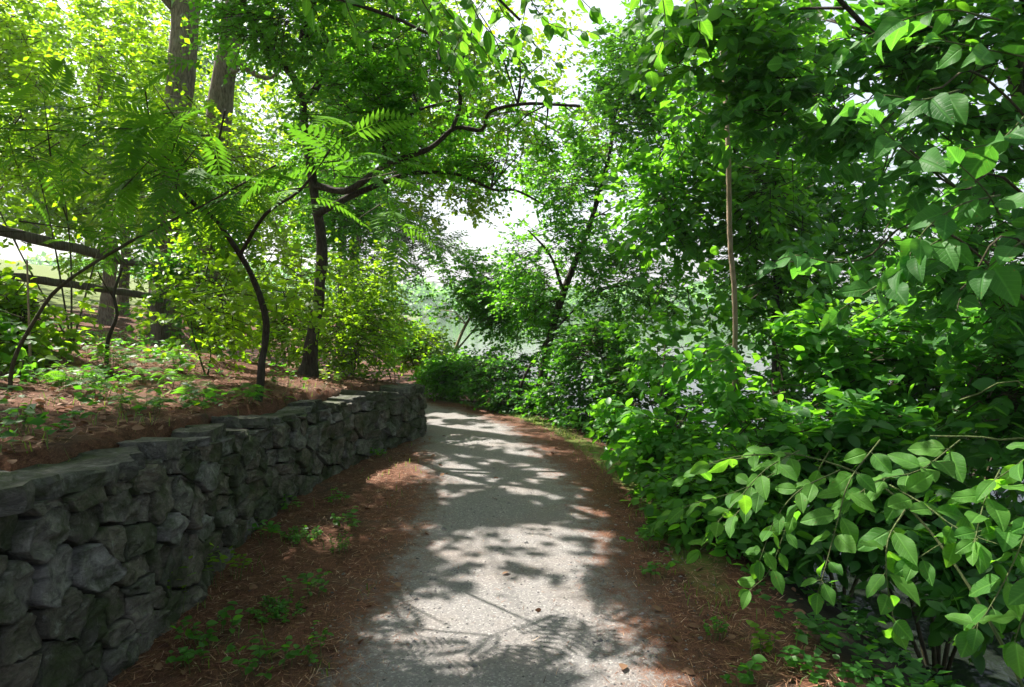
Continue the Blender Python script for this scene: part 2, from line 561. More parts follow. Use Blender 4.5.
# path sheet
sel = PATH[(PATH[:, 1] > -3) & (PATH[:, 1] < 26) & (PATH[:, 0] > -16)]
c = catmull([tuple(p) for p in sel], 0.1)
T = np.gradient(c, axis=0)
T /= np.linalg.norm(T, axis=1, keepdims=True)
Nn = np.stack((T[:, 1], -T[:, 0]), -1)
off = np.linspace(-1.0, 1.0, 21)
PV = c[:, None, :] + off[None, :, None] * Nn[:, None, :]
pz = terrain(PV[..., 0], PV[..., 1])[0] + 0.007 * (1 - np.abs(off)[None, :] ** 4) - 0.003 * (np.abs(off)[None, :] > 0.99)
G = Geo()
n_, k_ = PV.shape[:2]
i, j = np.meshgrid(np.arange(n_ - 1), np.arange(k_ - 1), indexing='ij')
q = np.stack((i * k_ + j, i * k_ + j + 1, (i + 1) * k_ + j + 1, (i + 1) * k_ + j), -1).reshape(-1, 4)
G.add(np.concatenate((PV, pz[..., None]), -1), q, np.full(len(q), 4))
path = G.build('path', M['path'])
tag(path, kind='structure')
at_ = path.data.attributes.new('edge', 'FLOAT', 'POINT')
at_.data.foreach_set('value', np.broadcast_to(np.where(off > 0, np.abs(off + 0.16), np.abs(off + 0.01))[None, :], (n_, k_)).astype(np.float32).ravel())

# water
G = Geo()
wx = np.array([-420, 420.0])
G.add([(-420, -60, WATER_Z), (430, -60, WATER_Z), (430, 440, WATER_Z), (-420, 440, WATER_Z)], [0, 1, 2, 3], [4])
tag(G.build('water', M['water'], smooth=False), kind='structure')

# ------------------------------------------------------------------ stone wall
rng = rs(7)
wsel = WALL[(WALL[:, 1] > -1.5) & (WALL[:, 1] < 11.2) & (WALL[:, 0] > -4.6)]
wc = catmull([tuple(p) for p in wsel], 0.03)
warc = np.concatenate(([0], np.cumsum(np.linalg.norm(np.diff(wc, axis=0), axis=1))))
WL = warc[-1]
wT = np.gradient(wc, axis=0)
wT /= np.linalg.norm(wT, axis=1, keepdims=True)
k5 = np.ones(15) / 15
wT = np.stack([np.convolve(np.pad(wT[:, a], 7, mode='edge'), k5, 'valid') for a in (0, 1)], -1)
wT /= np.linalg.norm(wT, axis=1, keepdims=True)
wN = np.stack((wT[:, 1], -wT[:, 0]), -1)
wtop = wall_h(sdist(wc[:, 0], wc[:, 1], WALL)[1])


def wpos(u, v, depth):
    u = np.asarray(u, float)
    P = np.stack([np.interp(u, warc, wc[:, a]) for a in (0, 1)], -1)
    Nv = np.stack([np.interp(u, warc, wN[:, a]) for a in (0, 1)], -1)
    batter = -0.05 * np.asarray(v)
    P = P + Nv * (np.asarray(depth) + batter)[..., None]
    return np.concatenate((P, np.asarray(v, float)[..., None]), -1)


wall = empty('stone_wall', (wc[60][0], wc[60][1], 0), 'long low grey wall of rough dry-laid stones with flat caps beside the path', 'wall')
wall['kind'] = 'thing'
# earth core
G = Geo()
us = np.arange(0, WL, 0.08)
hs = np.interp(us, warc, wtop)
rows = [(-0.25, 0.0), (0.5, 0.0), (1.0, -0.02), (1.0, -0.36)]
V = np.stack([wpos(us, np.where(f < 0, f, f * (hs - 0.1)), np.full(len(us), dpt)) for f, dpt in rows], 1)
n_, k_ = V.shape[:2]
i, j = np.meshgrid(np.arange(n_ - 1), np.arange(k_ - 1), indexing='ij')
q = np.stack((i * k_ + j, (i + 1) * k_ + j, (i + 1) * k_ + j + 1, i * k_ + j + 1), -1).reshape(-1, 4)
G.add(V.reshape(-1, 3), q, np.full(len(q), 4))
G.build('earth_core', M['wall_earth'], wall)


def clip(poly, p, n):
    o = []
    for k in range(len(poly)):
        a, b = poly[k], poly[(k + 1) % len(poly)]
        da, db = (a - p) @ n, (b - p) @ n
        if da <= 0: o.append(a)
        if (da < 0 < db) or (db < 0 < da): o.append(a + (b - a) * da / (da - db))
    return o


def resample(poly, step, rng, jit):
    o = []
    for k in range(len(poly)):
        a, b = poly[k], poly[(k + 1) % len(poly)]
        n = max(1, int(round(np.linalg.norm(b - a) / step)))
        for t in range(n):
            o.append(a + (b - a) * t / n + (rng.randn(2) * jit if t else 0))
    return np.array(o)


# seeds for random rubble: jittered courses
seeds = []
v = 0.0
row = 0
while v < 1.05:
    hgt = rng.uniform(0.10, 0.20)
    u = rng.uniform(-0.2, 0)
    while u < WL:
        wd = rng.uniform(0.12, 0.40)
        if rng.rand() < 0.12:
            seeds.append((u + wd * .5, v + hgt * .25)); seeds.append((u + wd * .55, v + hgt * .8))
        else:
            seeds.append((u + wd / 2 + rng.randn() * 0.03, v + hgt / 2 + rng.randn() * 0.05))
        u += wd
    v += hgt
    row += 1
seeds = np.array(seeds)
G = Geo()
AN = np.array((0.72, 1.0))
for k, s_ in enumerate(seeds):
    htop = np.interp(s_[0], warc, wtop) - 0.06
    if s_[1] > htop + 0.07: continue
    poly = [np.array(p) for p in ((s_[0] - .5, s_[1] - .4), (s_[0] + .5, s_[1] - .4), (s_[0] + .5, s_[1] + .4), (s_[0] - .5, s_[1] + .4))]
    dlt = (seeds - s_)
    near = np.where((np.abs(dlt[:, 0]) < 0.9) & (np.abs(dlt[:, 1]) < 0.6))[0]
    for q_ in near:
        if q_ == k: continue
        dv = (seeds[q_] - s_)
        nrm = dv * AN * AN
        poly = clip(poly, s_ + dv / 2, nrm)
        if len(poly) < 3: break
    if len(poly) < 3: continue
    hs_ = [np.interp(p[0], warc, wtop) - 0.05 for p in poly]
    poly = [np.array((p[0], max(-0.15, min(p[1], h_)))) for p, h_ in zip(poly, hs_)]
    P = np.array(poly)
    area = 0.5 * abs(np.dot(P[:, 0], np.roll(P[:, 1], 1)) - np.dot(P[:, 1], np.roll(P[:, 0], 1)))
    if area < 0.0015: continue
    cen = P.mean(0)
    gap = rng.uniform(0.004, 0.014)
    P = cen + (P - cen) * (1 - gap / (np.sqrt(area) * 0.5))
    P = resample(list(P), 0.022, rng, 0.004)
    # soften corners
    P = 0.9 * P + 0.05 * (np.roll(P, 1, 0) + np.roll(P, -1, 0))
    n = len(P)
    proud = rng.uniform(0.03, 0.08)
    tilt = rng.randn(2) * 0.10
    sd = rng.randint(1000)
    rings = [(1.0, -0.06), (1.0, proud * 0.7), (0.99, proud * 0.94), (0.965, proud), (0.82, proud), (0.64, proud), (0.45, proud), (0.22, proud)]
    VV = []
    for f, dpt in rings:
        q_ = cen + (P - cen) * f
        rough = (fbm(q_[:, 0] * 20, q_[:, 1] * 26, sd, 4) - 0.5) * 0.040 * (1 if dpt > 0 else 0)
        facet = (np.abs(fbm(q_[:, 0] * 5 + q_[:, 1] * 4, q_[:, 1] * 7, sd + 5, 2) - 0.5) * -0.11 + 0.012) * (1 if f < 0.98 else 0)
        dep = dpt + ((q_ - cen) @ tilt) * (1 if dpt > 0 else 0) + rough + facet
        VV.append(wpos(q_[:, 0], q_[:, 1], dep))
    VV.append(wpos(np.array([cen[0]]), np.array([cen[1]]), np.array([proud + 0.006])))
    lo, tt = [], []
    for r_ in range(len(rings) - 1):
        for a in range(n):
            b_ = (a + 1) % n
            lo += [r_ * n + a, r_ * n + b_, (r_ + 1) * n + b_, (r_ + 1) * n + a]
            tt.append(4)
    L_ = (len(rings) - 1) * n
    for a in range(n):
        lo += [L_ + a, L_ + (a + 1) % n, len(rings) * n]
        tt.append(3)
    G.add(np.concatenate(VV), lo, tt, None, rng.rand(), 0)
st = G.build('stonework', M['stone'], wall, smooth=True)
# capstones
u = 0.0
while u < WL - 0.2:
    yy_ = np.interp(u, warc, wc[:, 1])
    big = yy_ < 2.9
    ln = rng.uniform(0.5, 0.75) if big else rng.uniform(0.16, 0.5)
    th = rng.uniform(0.07, 0.10) if big else rng.uniform(0.045, 0.10)
    dp = rng.uniform(0.30, 0.42) if big else rng.uniform(0.14, 0.28)
    drop = rng.uniform(-.02, .03)
    u1 = min(u + ln, WL)
    us_ = np.linspace(u + 0.008, u1 - 0.008, 9)
    front = np.full(9, 0.035) + 0.012 * rng.randn() + rng.randn() * np.linspace(-.035, .035, 9) + rng.randn(9) * 0.02
    front[0] -= 0.025; front[-1] -= 0.025
    back = np.full(9, -dp) + rng.randn(9) * 0.02
    hh = np.interp(us_, warc, wtop) - 0.062 - drop * (not big)
    tilt = rng.randn() * 0.06
    lean = rng.uniform(-.02, .03)
    G = Geo()
    uu = np.concatenate((us_, us_[::-1]))
    dd_ = np.concatenate((front, back[::-1]))
    hb = np.concatenate((hh, hh[::-1]))
    ce = np.array((uu.mean(), dd_.mean()))
    rings = []
    for f, z0 in ((0.97, 0.0), (1.0, 0.25), (1.0, 0.7), (0.965, 0.98), (0.7, 1.0), (0.35, 1.0)):
        a_, b_ = ce[0] + (uu - ce[0]) * f, ce[1] + (dd_ - ce[1]) * f
        jit = (fbm(a_ * 11, b_ * 11 + z0 * 3, int(u * 100), 3) - 0.5)
        rings.append(wpos(a_, hb + z0 * th + (b_ - ce[1]) * lean * -1 + (a_ - ce[0]) * tilt + jit * 0.045 * (z0 > 0.5), b_ + jit * 0.07 * (f > .9)))
    n = len(uu)
    VV = rings + [rings[-1].mean(0)[None, :]]
    lo, tt = [], []
    for r_ in range(len(rings) - 1):
        for a in range(n):
            b_ = (a + 1) % n
            lo += [r_ * n + a, r_ * n + b_, (r_ + 1) * n + b_, (r_ + 1) * n + a]
            tt.append(4)
    for a in range(n):
        lo += [(len(rings) - 1) * n + a, (len(rings) - 1) * n + (a + 1) % n, len(rings) * n]
        tt.append(3)
    lo += list(range(n))[::-1]; tt.append(n)
    G.add(np.concatenate(VV), lo, tt, None, rng.rand())
    G.build('capstone', M['capstone'], wall, smooth=False)
    u = u1

# ------------------------------------------------------------------ leaf templates


def grid_leaf(rows, cols, prof, fold=0.10, curl=0.18, wave=0.0, heart=0.0):
    ysr = np.linspace(0, 1, rows)
    cs = np.linspace(-1, 1, cols)
    V, UV = [], []
    for y in ysr:
        w = prof(y)
        for c_ in cs:
            yy = y - heart * abs(c_) ** 1.5 * (1 - y) ** 2
            z = fold * abs(c_) * w / 0.35 - curl * y * y + wave * math.sin(y * 9) * c_ * abs(c_) * w
            V.append((c_ * w, yy, z))
            UV.append((0.5 + c_ * w * 0.9, y))
    f = []
    for r_ in range(rows - 1):
        for c_ in range(cols - 1):
            a = r_ * cols + c_
            f.append((a, a + 1, a + cols + 1, a + cols))
    return dict(v=np.array(V), uv=np.array(UV), loops=np.array(f).ravel(), tot=np.full(len(f), 4))


def tri_leaf(w=0.34, y=0.42):
    V = np.array([(0, 0, 0), (w, y, 0.07), (0, 1, -0.08), (-w, y, 0.07)])
    return dict(v=V, uv=V[:, :2] + (0.5, 0), loops=np.array((0, 1, 2, 0, 2, 3)), tot=np.array((3, 3)))


def prof_oval(y): return 0.30 * max(0.0, math.sin(math.pi * y ** 0.9)) ** 0.72 * (1 - 0.35 * y ** 3) + 0.006
def prof_heart(y): return 0.005 + 0.37 * max(0.0, math.sin(math.pi * min(1, y) ** 0.68)) ** 0.75 * (1 - 0.3 * y ** 2)


LOW = tri_leaf()
NARROW = tri_leaf(0.2, 0.45)
MID = grid_leaf(7, 3, prof_oval, 0.06, 0.16)
NEAR = [grid_leaf(13, 5, prof_oval, 0.045, 0.14, 0.16), grid_leaf(13, 5, lambda y: prof_oval(y) * 1.12, 0.02, 0.05, 0.25), grid_leaf(13, 5, lambda y: prof_oval(y ** 1.12) * .92, 0.10, 0.26, 0.12)]
HEART = [grid_leaf(13, 5, prof_heart, 0.05, 0.16, 0.14, heart=0.05), grid_leaf(13, 5, lambda y: prof_heart(y) * .85, 0.03, 0.05, 0.22, heart=0.03), grid_leaf(13, 5, lambda y: prof_heart(y) * .95, 0.12, 0.3, 0.1, heart=0.04)]


def frond(pairs=11, blade=True):
    V, UV, lo, tt = [], [], [], []
    def quad(p, d, nrm_, ln, w):
        s_ = np.cross(d, nrm_)
        b = len(V)
        V.extend([p, p + d * ln * .4 + s_ * w, p + d * ln + np.array((0, 0, -0.03)), p + d * ln * .4 - s_ * w])
        UV.extend([(0.5, 0), (0.9, .4), (.5, 1), (.1, .4)])
        lo.extend([b, b + 1, b + 2, b, b + 2, b + 3]); tt.extend([3, 3])
    def rach(y): return np.array((0, y, 0.10 * math.sin(y * 2.6) - 0.28 * y * y))
    for k in range(pairs):
        y = 0.16 + 0.8 * k / (pairs - 1)
        ln = 0.30 * math.sin(math.pi * (0.22 + 0.70 * k / (pairs - 1))) ** 0.8
        for sd in (-1, 1):
            d = np.array((sd * 0.86, 0.46, -0.12)); d /= np.linalg.norm(d)
            quad(rach(y), d, np.array((-sd * .1, 0, 1.0)), ln, 0.036)
    quad(rach(0.98), np.array((0, .95, -.3)), np.array((0, .3, 1.0)), 0.2, 0.036)
    for k in range(5):
        y0, y1 = k * .2, k * .2 + .2
        b = len(V)
        a_, c_ = rach(y0), rach(y1)
        V.extend([a_ + (-.006, 0, 0), a_ + (.006, 0, 0), c_ + (.006, 0, 0), c_ + (-.006, 0, 0)])
        UV.extend([(0.5, .1)] * 4)
        lo.extend([b, b + 1, b + 2, b, b + 2, b + 3]); tt.extend([3, 3])
    return dict(v=np.array(V), uv=np.array(UV), loops=np.array(lo), tot=np.array(tt))


FROND = frond()


def norm(a): return a / (np.linalg.norm(a, axis=-1, keepdims=True) + 1e-9)


def put_leaves(geo, tmpl, pos, axis, nrm_, size, rnd, mat=0, widen=None):
    n = len(pos)
    if n == 0: return
    if isinstance(tmpl, list):
        pick = (np.arange(n) * 7 + (np.arange(n) // 3)) % len(tmpl)
        for k_ in range(len(tmpl)):
            q_ = pick == k_
            put_leaves(geo, tmpl[k_], pos[q_], axis[q_], nrm_[q_], size[q_], rnd[q_], mat, None if widen is None else widen[q_])
        return
    a = norm(axis)
    x = norm(np.cross(a, nrm_))
    z = np.cross(x, a)
    tv = tmpl['v']
    k = len(tv)
    wx_ = np.ones(n) if widen is None else widen
    P = pos[:, None, :] + size[:, None, None] * (tv[None, :, 0:1] * (wx_[:, None, None] * x[:, None, :]) + tv[None, :, 1:2] * a[:, None, :] + tv[None, :, 2:3] * z[:, None, :])
    lo = (tmpl['loops'][None, :] + (np.arange(n) * k)[:, None]).ravel()
    uv = np.tile(tmpl['uv'][tmpl['loops']], (n, 1))
    geo.add(P.reshape(-1, 3), lo, np.tile(tmpl['tot'], n), uv, np.repeat(rnd, k), mat)


# ------------------------------------------------------------------ where the canopy lets the sun through (ground coordinates along the sun's rays)
def poly_mask(px, py, poly):
    ins = np.zeros(px.shape, bool)
    n = len(poly)
    for k in range(n):
        x0, y0 = poly[k]
        x1, y1 = poly[(k + 1) % n]
        c_ = ((y0 > py) != (y1 > py)) & (px < (x1 - x0) * (py - y0) / (y1 - y0 + 1e-12) + x0)
        ins ^= c_
    return ins


GAPS = []
for pts, thr, sc_, seed in (
        ([(423, 627), (469, 637), (520, 629), (552, 613), (590, 607), (588, 584), (606, 559), (615, 533), (574, 522), (500, 525), (430, 537), (426, 584)], 0.34, 8.0, 1),
        ([(437, 508), (445, 440), (520, 440), (560, 470), (604, 500), (618, 535), (580, 522), (520, 500)], 0.5, 6.0, 2),
        ([(560, 700), (600, 668), (640, 655), (680, 660), (705, 680), (760, 730)], 0.35, 5.0, 3),
        ([(428, 436), (424, 410), (480, 408), (530, 436)], 0.47, 3.5, 4)):
    GAPS.append((np.array([ground_at(*p) for p in pts]), thr, sc_, seed))
BEAMS = []     # (point, radius): pieces of foliage the sun reaches through the canopy


def sun_open(P):
    """true for leaves that would shade one of the sunny patches"""
    g = P[:, :2] - LS[None, :2] * (P[:, 2:3] / LS[2])
    gx_, gy_ = g[:, 0], g[:, 1]
    o = np.zeros(len(P), bool)
    wob = 0.10 * (fbm(gx_ * 5, gy_ * 5, 77) - 0.5)
    for poly, thr, sc_, seed in GAPS:
        o |= poly_mask(gx_ + wob, gy_ - wob, poly) & (fbm(gx_ * sc_, gy_ * sc_ * 1.3, seed, 2) > thr)
    # small flecks over the slope and the bank
    fleck = fbm(gx_ * 2.6, gy_ * 2.6, 41, 3)
    o |= ((gx_ < -2.1) & (fleck > 0.50)) | ((gx_ > 1.9) & (fleck > 0.54))
    for bp, br in BEAMS:
        dv = P - bp
        t = dv @ LS
        dist = np.linalg.norm(dv - t[:, None] * LS, axis=1)
        o |= (t > br) & (dist < br * (0.55 + 0.8 * vnoise(P[:, 0] * 3, P[:, 1] * 3, 5)))
    return o


def Bl(px, py, Y, wpx, hpx, dm, w=1.0):
    return (at(px, py, Y), np.array((wpx * Y / F, dm, hpx * Y / F)), w)


def Wb(x, y, z, rx, ry, rz, w=1.0):
    return (np.array((x, y, z), float), np.array((rx, ry, rz), float), w)


DENS, LSIZE = 1.6, 1.12


def spray_foliage(geo, tmpl, blobs, n_twigs, size, per=9, twig=0.35, seed=0, mat=0, twig_mat=1, droop=0.25, flat=0.45, twigs=True, upn=1.0, cull=True, jit=0.6):
    rng = rs(seed)
    n_twigs = int(n_twigs * DENS)
    size = size * LSIZE
    wts = np.array([b[2] * (b[1][0] * b[1][1] * b[1][2]) ** 0.7 for b in blobs])
    idx = rng.choice(len(blobs), n_twigs, p=wts / wts.sum())
    C = np.array([b[0] for b in blobs])[idx]
    Rr = np.array([b[1] for b in blobs])[idx]
    d = norm(rng.randn(n_twigs, 3))
    rad = rng.rand(n_twigs) ** 0.42
    P = C + d * rad[:, None] * Rr
    # clump: keep twigs where a coarse field is high, so crowns get gaps and lumps
    fld = fbm(P[:, 0] * 2.2 / max(twig, .2) * .35 + P[:, 2] * 1.1, P[:, 1] * 1.6 + P[:, 2] * 1.7 / max(twig, .2) * .35, seed + 3, 3)
    P, d, Rr = P[fld > 0.40], d[fld > 0.40], Rr[fld > 0.40]
    n = len(P)
    td = norm(d * np.array((1, 1, flat)) + rng.randn(n, 3) * np.array((.6, .6, .3)))
    tl = twig * rng.uniform(0.6, 1.3, n)
    k = np.arange(per)
    tt = (k + 0.7) / per
    side = norm(np.cross(td, np.array((0, 0, 1.0)) + 0 * td))
    sg = np.where(k % 2 == 0, 1, -1)
    bend = np.array((0, 0, -1.0))
    pos = P[:, None, :] + td[:, None, :] * (tl[:, None] * tt[None, :])[..., None] + bend * (0.25 * tl[:, None] * tt[None, :] ** 2)[..., None]
    ax = td[:, None, :] * 0.55 + side[:, None, :] * (sg[None, :, None] * 0.85) + rng.randn(n, per, 3) * 0.3
    ax[..., 2] -= droop
    nm = np.array((0, 0, upn)) + rng.randn(n, per, 3) * jit
    sz = size * rng.uniform(0.6, 1.15, (n, per)) * (0.75 + 0.3 * np.sin(tt * 2.6))[None, :]
    rn = np.clip(rng.rand(n)[:, None] * 0.5 + rng.rand(n, per) * 0.5, 0, 1)
    pos, ax, nm, sz, rn = pos.reshape(-1, 3), ax.reshape(-1, 3), nm.reshape(-1, 3), sz.ravel(), rn.ravel()
    if cull:
        cen = pos + norm(ax) * sz[:, None] * 0.5
        m_ = ~sun_open(cen)
        if size > 0.2:
            m_ &= ~sun_open(pos + norm(ax) * sz[:, None] * 0.15) & ~sun_open(pos + norm(ax) * sz[:, None] * 0.85)
        zt, sdt, dpt = terrain(cen[:, 0], cen[:, 1])
        m_ &= cen[:, 2] > np.maximum(zt, WATER_Z) + 0.03
        pos, ax, nm, sz, rn = pos[m_], ax[m_], nm[m_], sz[m_], rn[m_]
    put_leaves(geo, tmpl, pos, ax, nm, sz, rn, mat, rng.uniform(0.8, 1.15, len(pos)))
    if twigs:
        # thin three-sided twigs
        if cull:
            m_ = ~(sun_open(P) | sun_open(P + td * tl[:, None] * .6))
            P, td, tl = P[m_], td[m_], tl[m_]
            n = len(P)
        A = norm(np.cross(td, np.array((0.3, 0.2, 1.0))))
        Bv = np.cross(td, A)
        r_ = 0.004 + 0.006 * twig
        e = P + td * tl[:, None] + bend * (0.25 * tl)[:, None]
        st_ = P - td * tl[:, None] * 0.5
        V = np.stack((st_ + A * r_, st_ - A * r_ * .5 + Bv * r_ * .87, st_ - A * r_ * .5 - Bv * r_ * .87, e), 1)
        b = (np.arange(n) * 4)[:, None]
        lo = (np.array((0, 1, 3, 1, 2, 3, 2, 0, 3))[None, :] + b).ravel()
        geo.add(V.reshape(-1, 3), lo, np.full(n * 3, 3), None, 0.5, twig_mat)


def nearest_on(curves, p):
    best = None
    for c_ in curves:
        dd_ = np.linalg.norm(c_ - p, axis=1) + np.clip(c_[:, 2] - p[2], 0, None) * 1.5
        k = int(dd_.argmin())
        if best is None or dd_[k] < best[0]: best = (dd_[k], c_[k])
    return best[1]


def plant(name, label, cat, base, stems=(), crowns=(), bark_='bark_dark', group=None, limbs=True, limb_r=0.018, seed=0, crown_name='crown', seg=8):
    """stems: (part name, points, r0, r1). crowns: dicts for spray_foliage."""
    root = empty(name, base, label, cat, group)
    curves = []
    rng = rs(seed + 99)
    for k, (pn, pts, r0, r1) in enumerate(stems):
        G = Geo()
        sg = 14 if r0 > 0.1 else seg
        curves.append(tube(G, pts, r0, r1, sg, max(0.06, r0 * 0.8), 0.25 if r0 > .1 else 0.3, seed + k, flare=0.5 if k == 0 and r0 > 0.04 else 0))
        G.build(pn, M[bark_], root)
    for ci, c_ in enumerate(crowns):
        c_ = dict(c_)
        mt = c_.pop('leafmat')
        nolimb = c_.pop('nolimb', False)
        blobs = c_['blobs']
        if limbs and curves and not nolimb:
            for b in blobs:
                s_ = nearest_on(curves, b[0])
                if np.linalg.norm(s_ - b[0]) > 0.25:
                    G = Geo()
                    for w_ in range(3 if b[1].max() > 0.5 else 1):
                        e = b[0] + (rng.randn(3) * b[1] * 0.5 if w_ else 0)
                        mid = (s_ + e) / 2 + rng.randn(3) * 0.06 * np.linalg.norm(e - s_) + np.array((0, 0, 0.06 * np.linalg.norm(e - s_)))
                        tube(G, [s_, mid, e], limb_r * (1 if w_ == 0 else .6), limb_r * 0.3, 6, 0.15, 0.3, seed + 31 + w_)
                    G.build('branch', M[bark_], root)
        G = Geo()
        spray_foliage(G, seed=seed * 7 + ci + 1, **c_)
        G.build(crown_name, [M[mt], M['twig']], root)
    return root


def cr(leafmat, blobs, n, size, **kw):
    d = dict(leafmat=leafmat, blobs=blobs, n_twigs=n, size=size, tmpl=LOW)
    d.update(kw)
    return d


BEAMS += [(at(640, 440, 6), .45), (at(650, 380, 6.4), .4), (at(840, 540, 2.3), .4), (at(900, 480, 2.3), .35), (at(985, 560, 2.0), .35),
          (at(930, 200, 2.1), .2), (at(720, 460, 3.0), .3), (at(420, 350, 12.5), .8), (at(470, 375, 12), .5), (at(340, 330, 8.5), .8), (at(560, 200, 10.5), .6),
          (at(330, 180, 4.3), .5), (at(220, 115, 4.5), .5), (at(60, 380, 5), .35), (at(190, 360, 6.5), .5), (at(120, 280, 7), .8), (at(140, 420, 5), .4), (at(60, 440, 4), .3)]
BEAMS += [(at(690, 110, 7), .7), (at(740, 60, 6.6), .6), (at(660, 200, 7.6), .6), (at(800, 120, 5.2), .5), (at(900, 80, 4.6), .45), (at(870, 250, 5), .5), (at(930, 420, 4.4), .4), (at(800, 380, 5.3), .5), (at(880, 350, 5.4), .6), (at(740, 400, 5.4), .5), (at(970, 380, 4.4), .4), (at(840, 430, 4.6), .4), (np.array((-9., 12., 2.2)), 1.1), (np.array((-7., 9.5, 1.8)), .9), (at(350, 325, 8.7), 1.0), (at(200, 250, 8.4), 1.1), (at(290, 300, 7.5), .7), (at(520, 60, 7.2), .6), (at(430, 110, 7.5), .7), (at(400, 50, 7.6), .7), (at(960, 250, 4.4), .35)]


def gz_(x, y): return tz(x, y)


def root_at(px, Y, dz=-0.05):
    p = at(px, 300, Y)
    z = tz(p[0], p[1])
    return np.array((p[0], p[1], z + dz))


def path3(base, pts): return [tuple(base)] + [tuple(at(*p)) for p in pts]


# ============================================================ left: big trees on the slope
b = root_at(160, 11)
plant('tall_tree', 'tall straight grey-barked tree rising on the slope just left of the leaning trunk', 'tree', b,
      [('trunk', path3(b, [(166, 250, 11), (172, 150, 11), (185, 30, 11.2), (190, -150, 11.4), (196, -500, 11.8)]), .25, .13),
       ('branch', [tuple(at(188, -60, 11.3)), (-4.2, 9.5, 8.2), (-2.8, 7.6, 8.8)], .09, .03),
       ('branch', [tuple(at(186, 20, 11.2)), (-6.8, 10.0, 8.0), (-7.6, 8, 8.6)], .09, .03)],
      [cr('leaf_bright', [Bl(60, 40, 10.5, 90, 70, 1.4), Bl(140, 100, 9.8, 70, 60, .9), Bl(30, 130, 9.5, 80, 60, 1.2), Bl(120, 10, 10, 70, 60, 1.0), Bl(10, 20, 10, 60, 60, 1.2)], 2700, .095, per=9, twig=.4, nolimb=True),
       cr('leaf_bright', [Wb(-6, 8.5, 9, 3.2, 3.2, 1.8), Wb(-8.5, 10, 8, 3, 3, 2), Wb(-4.2, 6.8, 8.2, 2.6, 2.6, 1.2)], 650, .14, per=10, twig=.6, nolimb=True)],
      'bark_grey', 'tall trees on the slope', limb_r=.03, seed=11)
b = root_at(205, 12.2)
plant('tall_tree', 'tall grey-barked tree leaning right with a broken branch stub beside the straight trunk', 'tree', b,
      [('trunk', path3(b, [(210, 240, 12.2), (218, 130, 12), (229, 40, 12), (243, -80, 12), (262, -420, 12.4)]), .24, .12),
       ('branch', [tuple(at(232, 60, 12)), tuple(at(268, 78, 11.6)), tuple(at(292, 55, 11))], .06, .02),
       ('branch_stub', [tuple(at(229, 72, 11.9)), tuple(at(238, 70, 11.55))], .05, .035),
       ('branch', [tuple(at(246, -110, 12)), (-2.8, 10.2, 9.2), (-1.4, 9, 9.6)], .08, .03)],
      [cr('leaf_bright', [Bl(270, 20, 11.4, 60, 50, 1.2), Bl(235, 150, 11, 60, 50, .8), Bl(160, 200, 10.5, 70, 50, .8)], 800, .085, per=9, twig=.4),
       cr('leaf_bright', [Wb(-3.2, 10.5, 9.6, 3.2, 3, 1.8), Wb(-1.2, 9, 9.2, 2.6, 2.4, 1.4)], 500, .14, per=10, twig=.6, nolimb=True)],
      'bark_grey', 'tall trees on the slope', limb_r=.03, seed=12)

# trees beyond the fence on the rise
hill = [(-15.5, 16, 5.6, 3.2, 'broad bright yellow-green tree farthest left beyond the fence'),
        (-11.5, 20, 6.6, 3.4, 'tall bright tree on the rise behind the fence, right of the farthest left one'),
        (-9.6, 16, 6.2, 2.8, 'sunlit tree on the rise straight behind the two big grey trunks'),
        (-12.0, 25, 8.5, 4.2, 'largest pale tree on the rise, far behind the leaning grey trunk'),
        (-8.6, 19.5, 6.0, 2.8, 'light green tree on the rise behind the forked dark tree'),
        (-20, 26, 9.5, 5.0, 'very tall pale tree at the top left, far beyond the fence'),
        (-13.5, 29, 10.5, 5.2, 'tall pale tree far beyond the fence, seen left of the straight trunk'),
        (-11, 14, 5.2, 2.6, 'rounded sunlit tree just beyond the fence rails')]
for k, (x, y, hz, rr, lab) in enumerate(hill):
    z = tz(x, y)
    plant('broadleaf_tree', lab, 'tree', (x, y, z),
          [('trunk', [(x, y, z - .1), (x + .2, y, z + hz * .3), (x - .1, y + .2, z + hz * .65), (x + .1, y, z + hz)], .17, .05)],
          [cr('leaf_bright' if k not in (3, 5, 6) else 'leaf_pale', [Wb(x, y, z + hz * .72, rr, rr, rr * .75), Wb(x + rr * .5, y - .8, z + hz * .48, rr * .8, rr * .7, rr * .35), Wb(x - rr * .5, y - .6, z + hz * .52, rr * .8, rr * .7, rr * .4), Wb(x, y, z + hz * 1.15, rr * .85, rr * .7, rr * .5)],
              2000, .16, per=10, twig=.6)], 'bark_grey', 'trees beyond the fence', limb_r=.03, seed=20 + k)

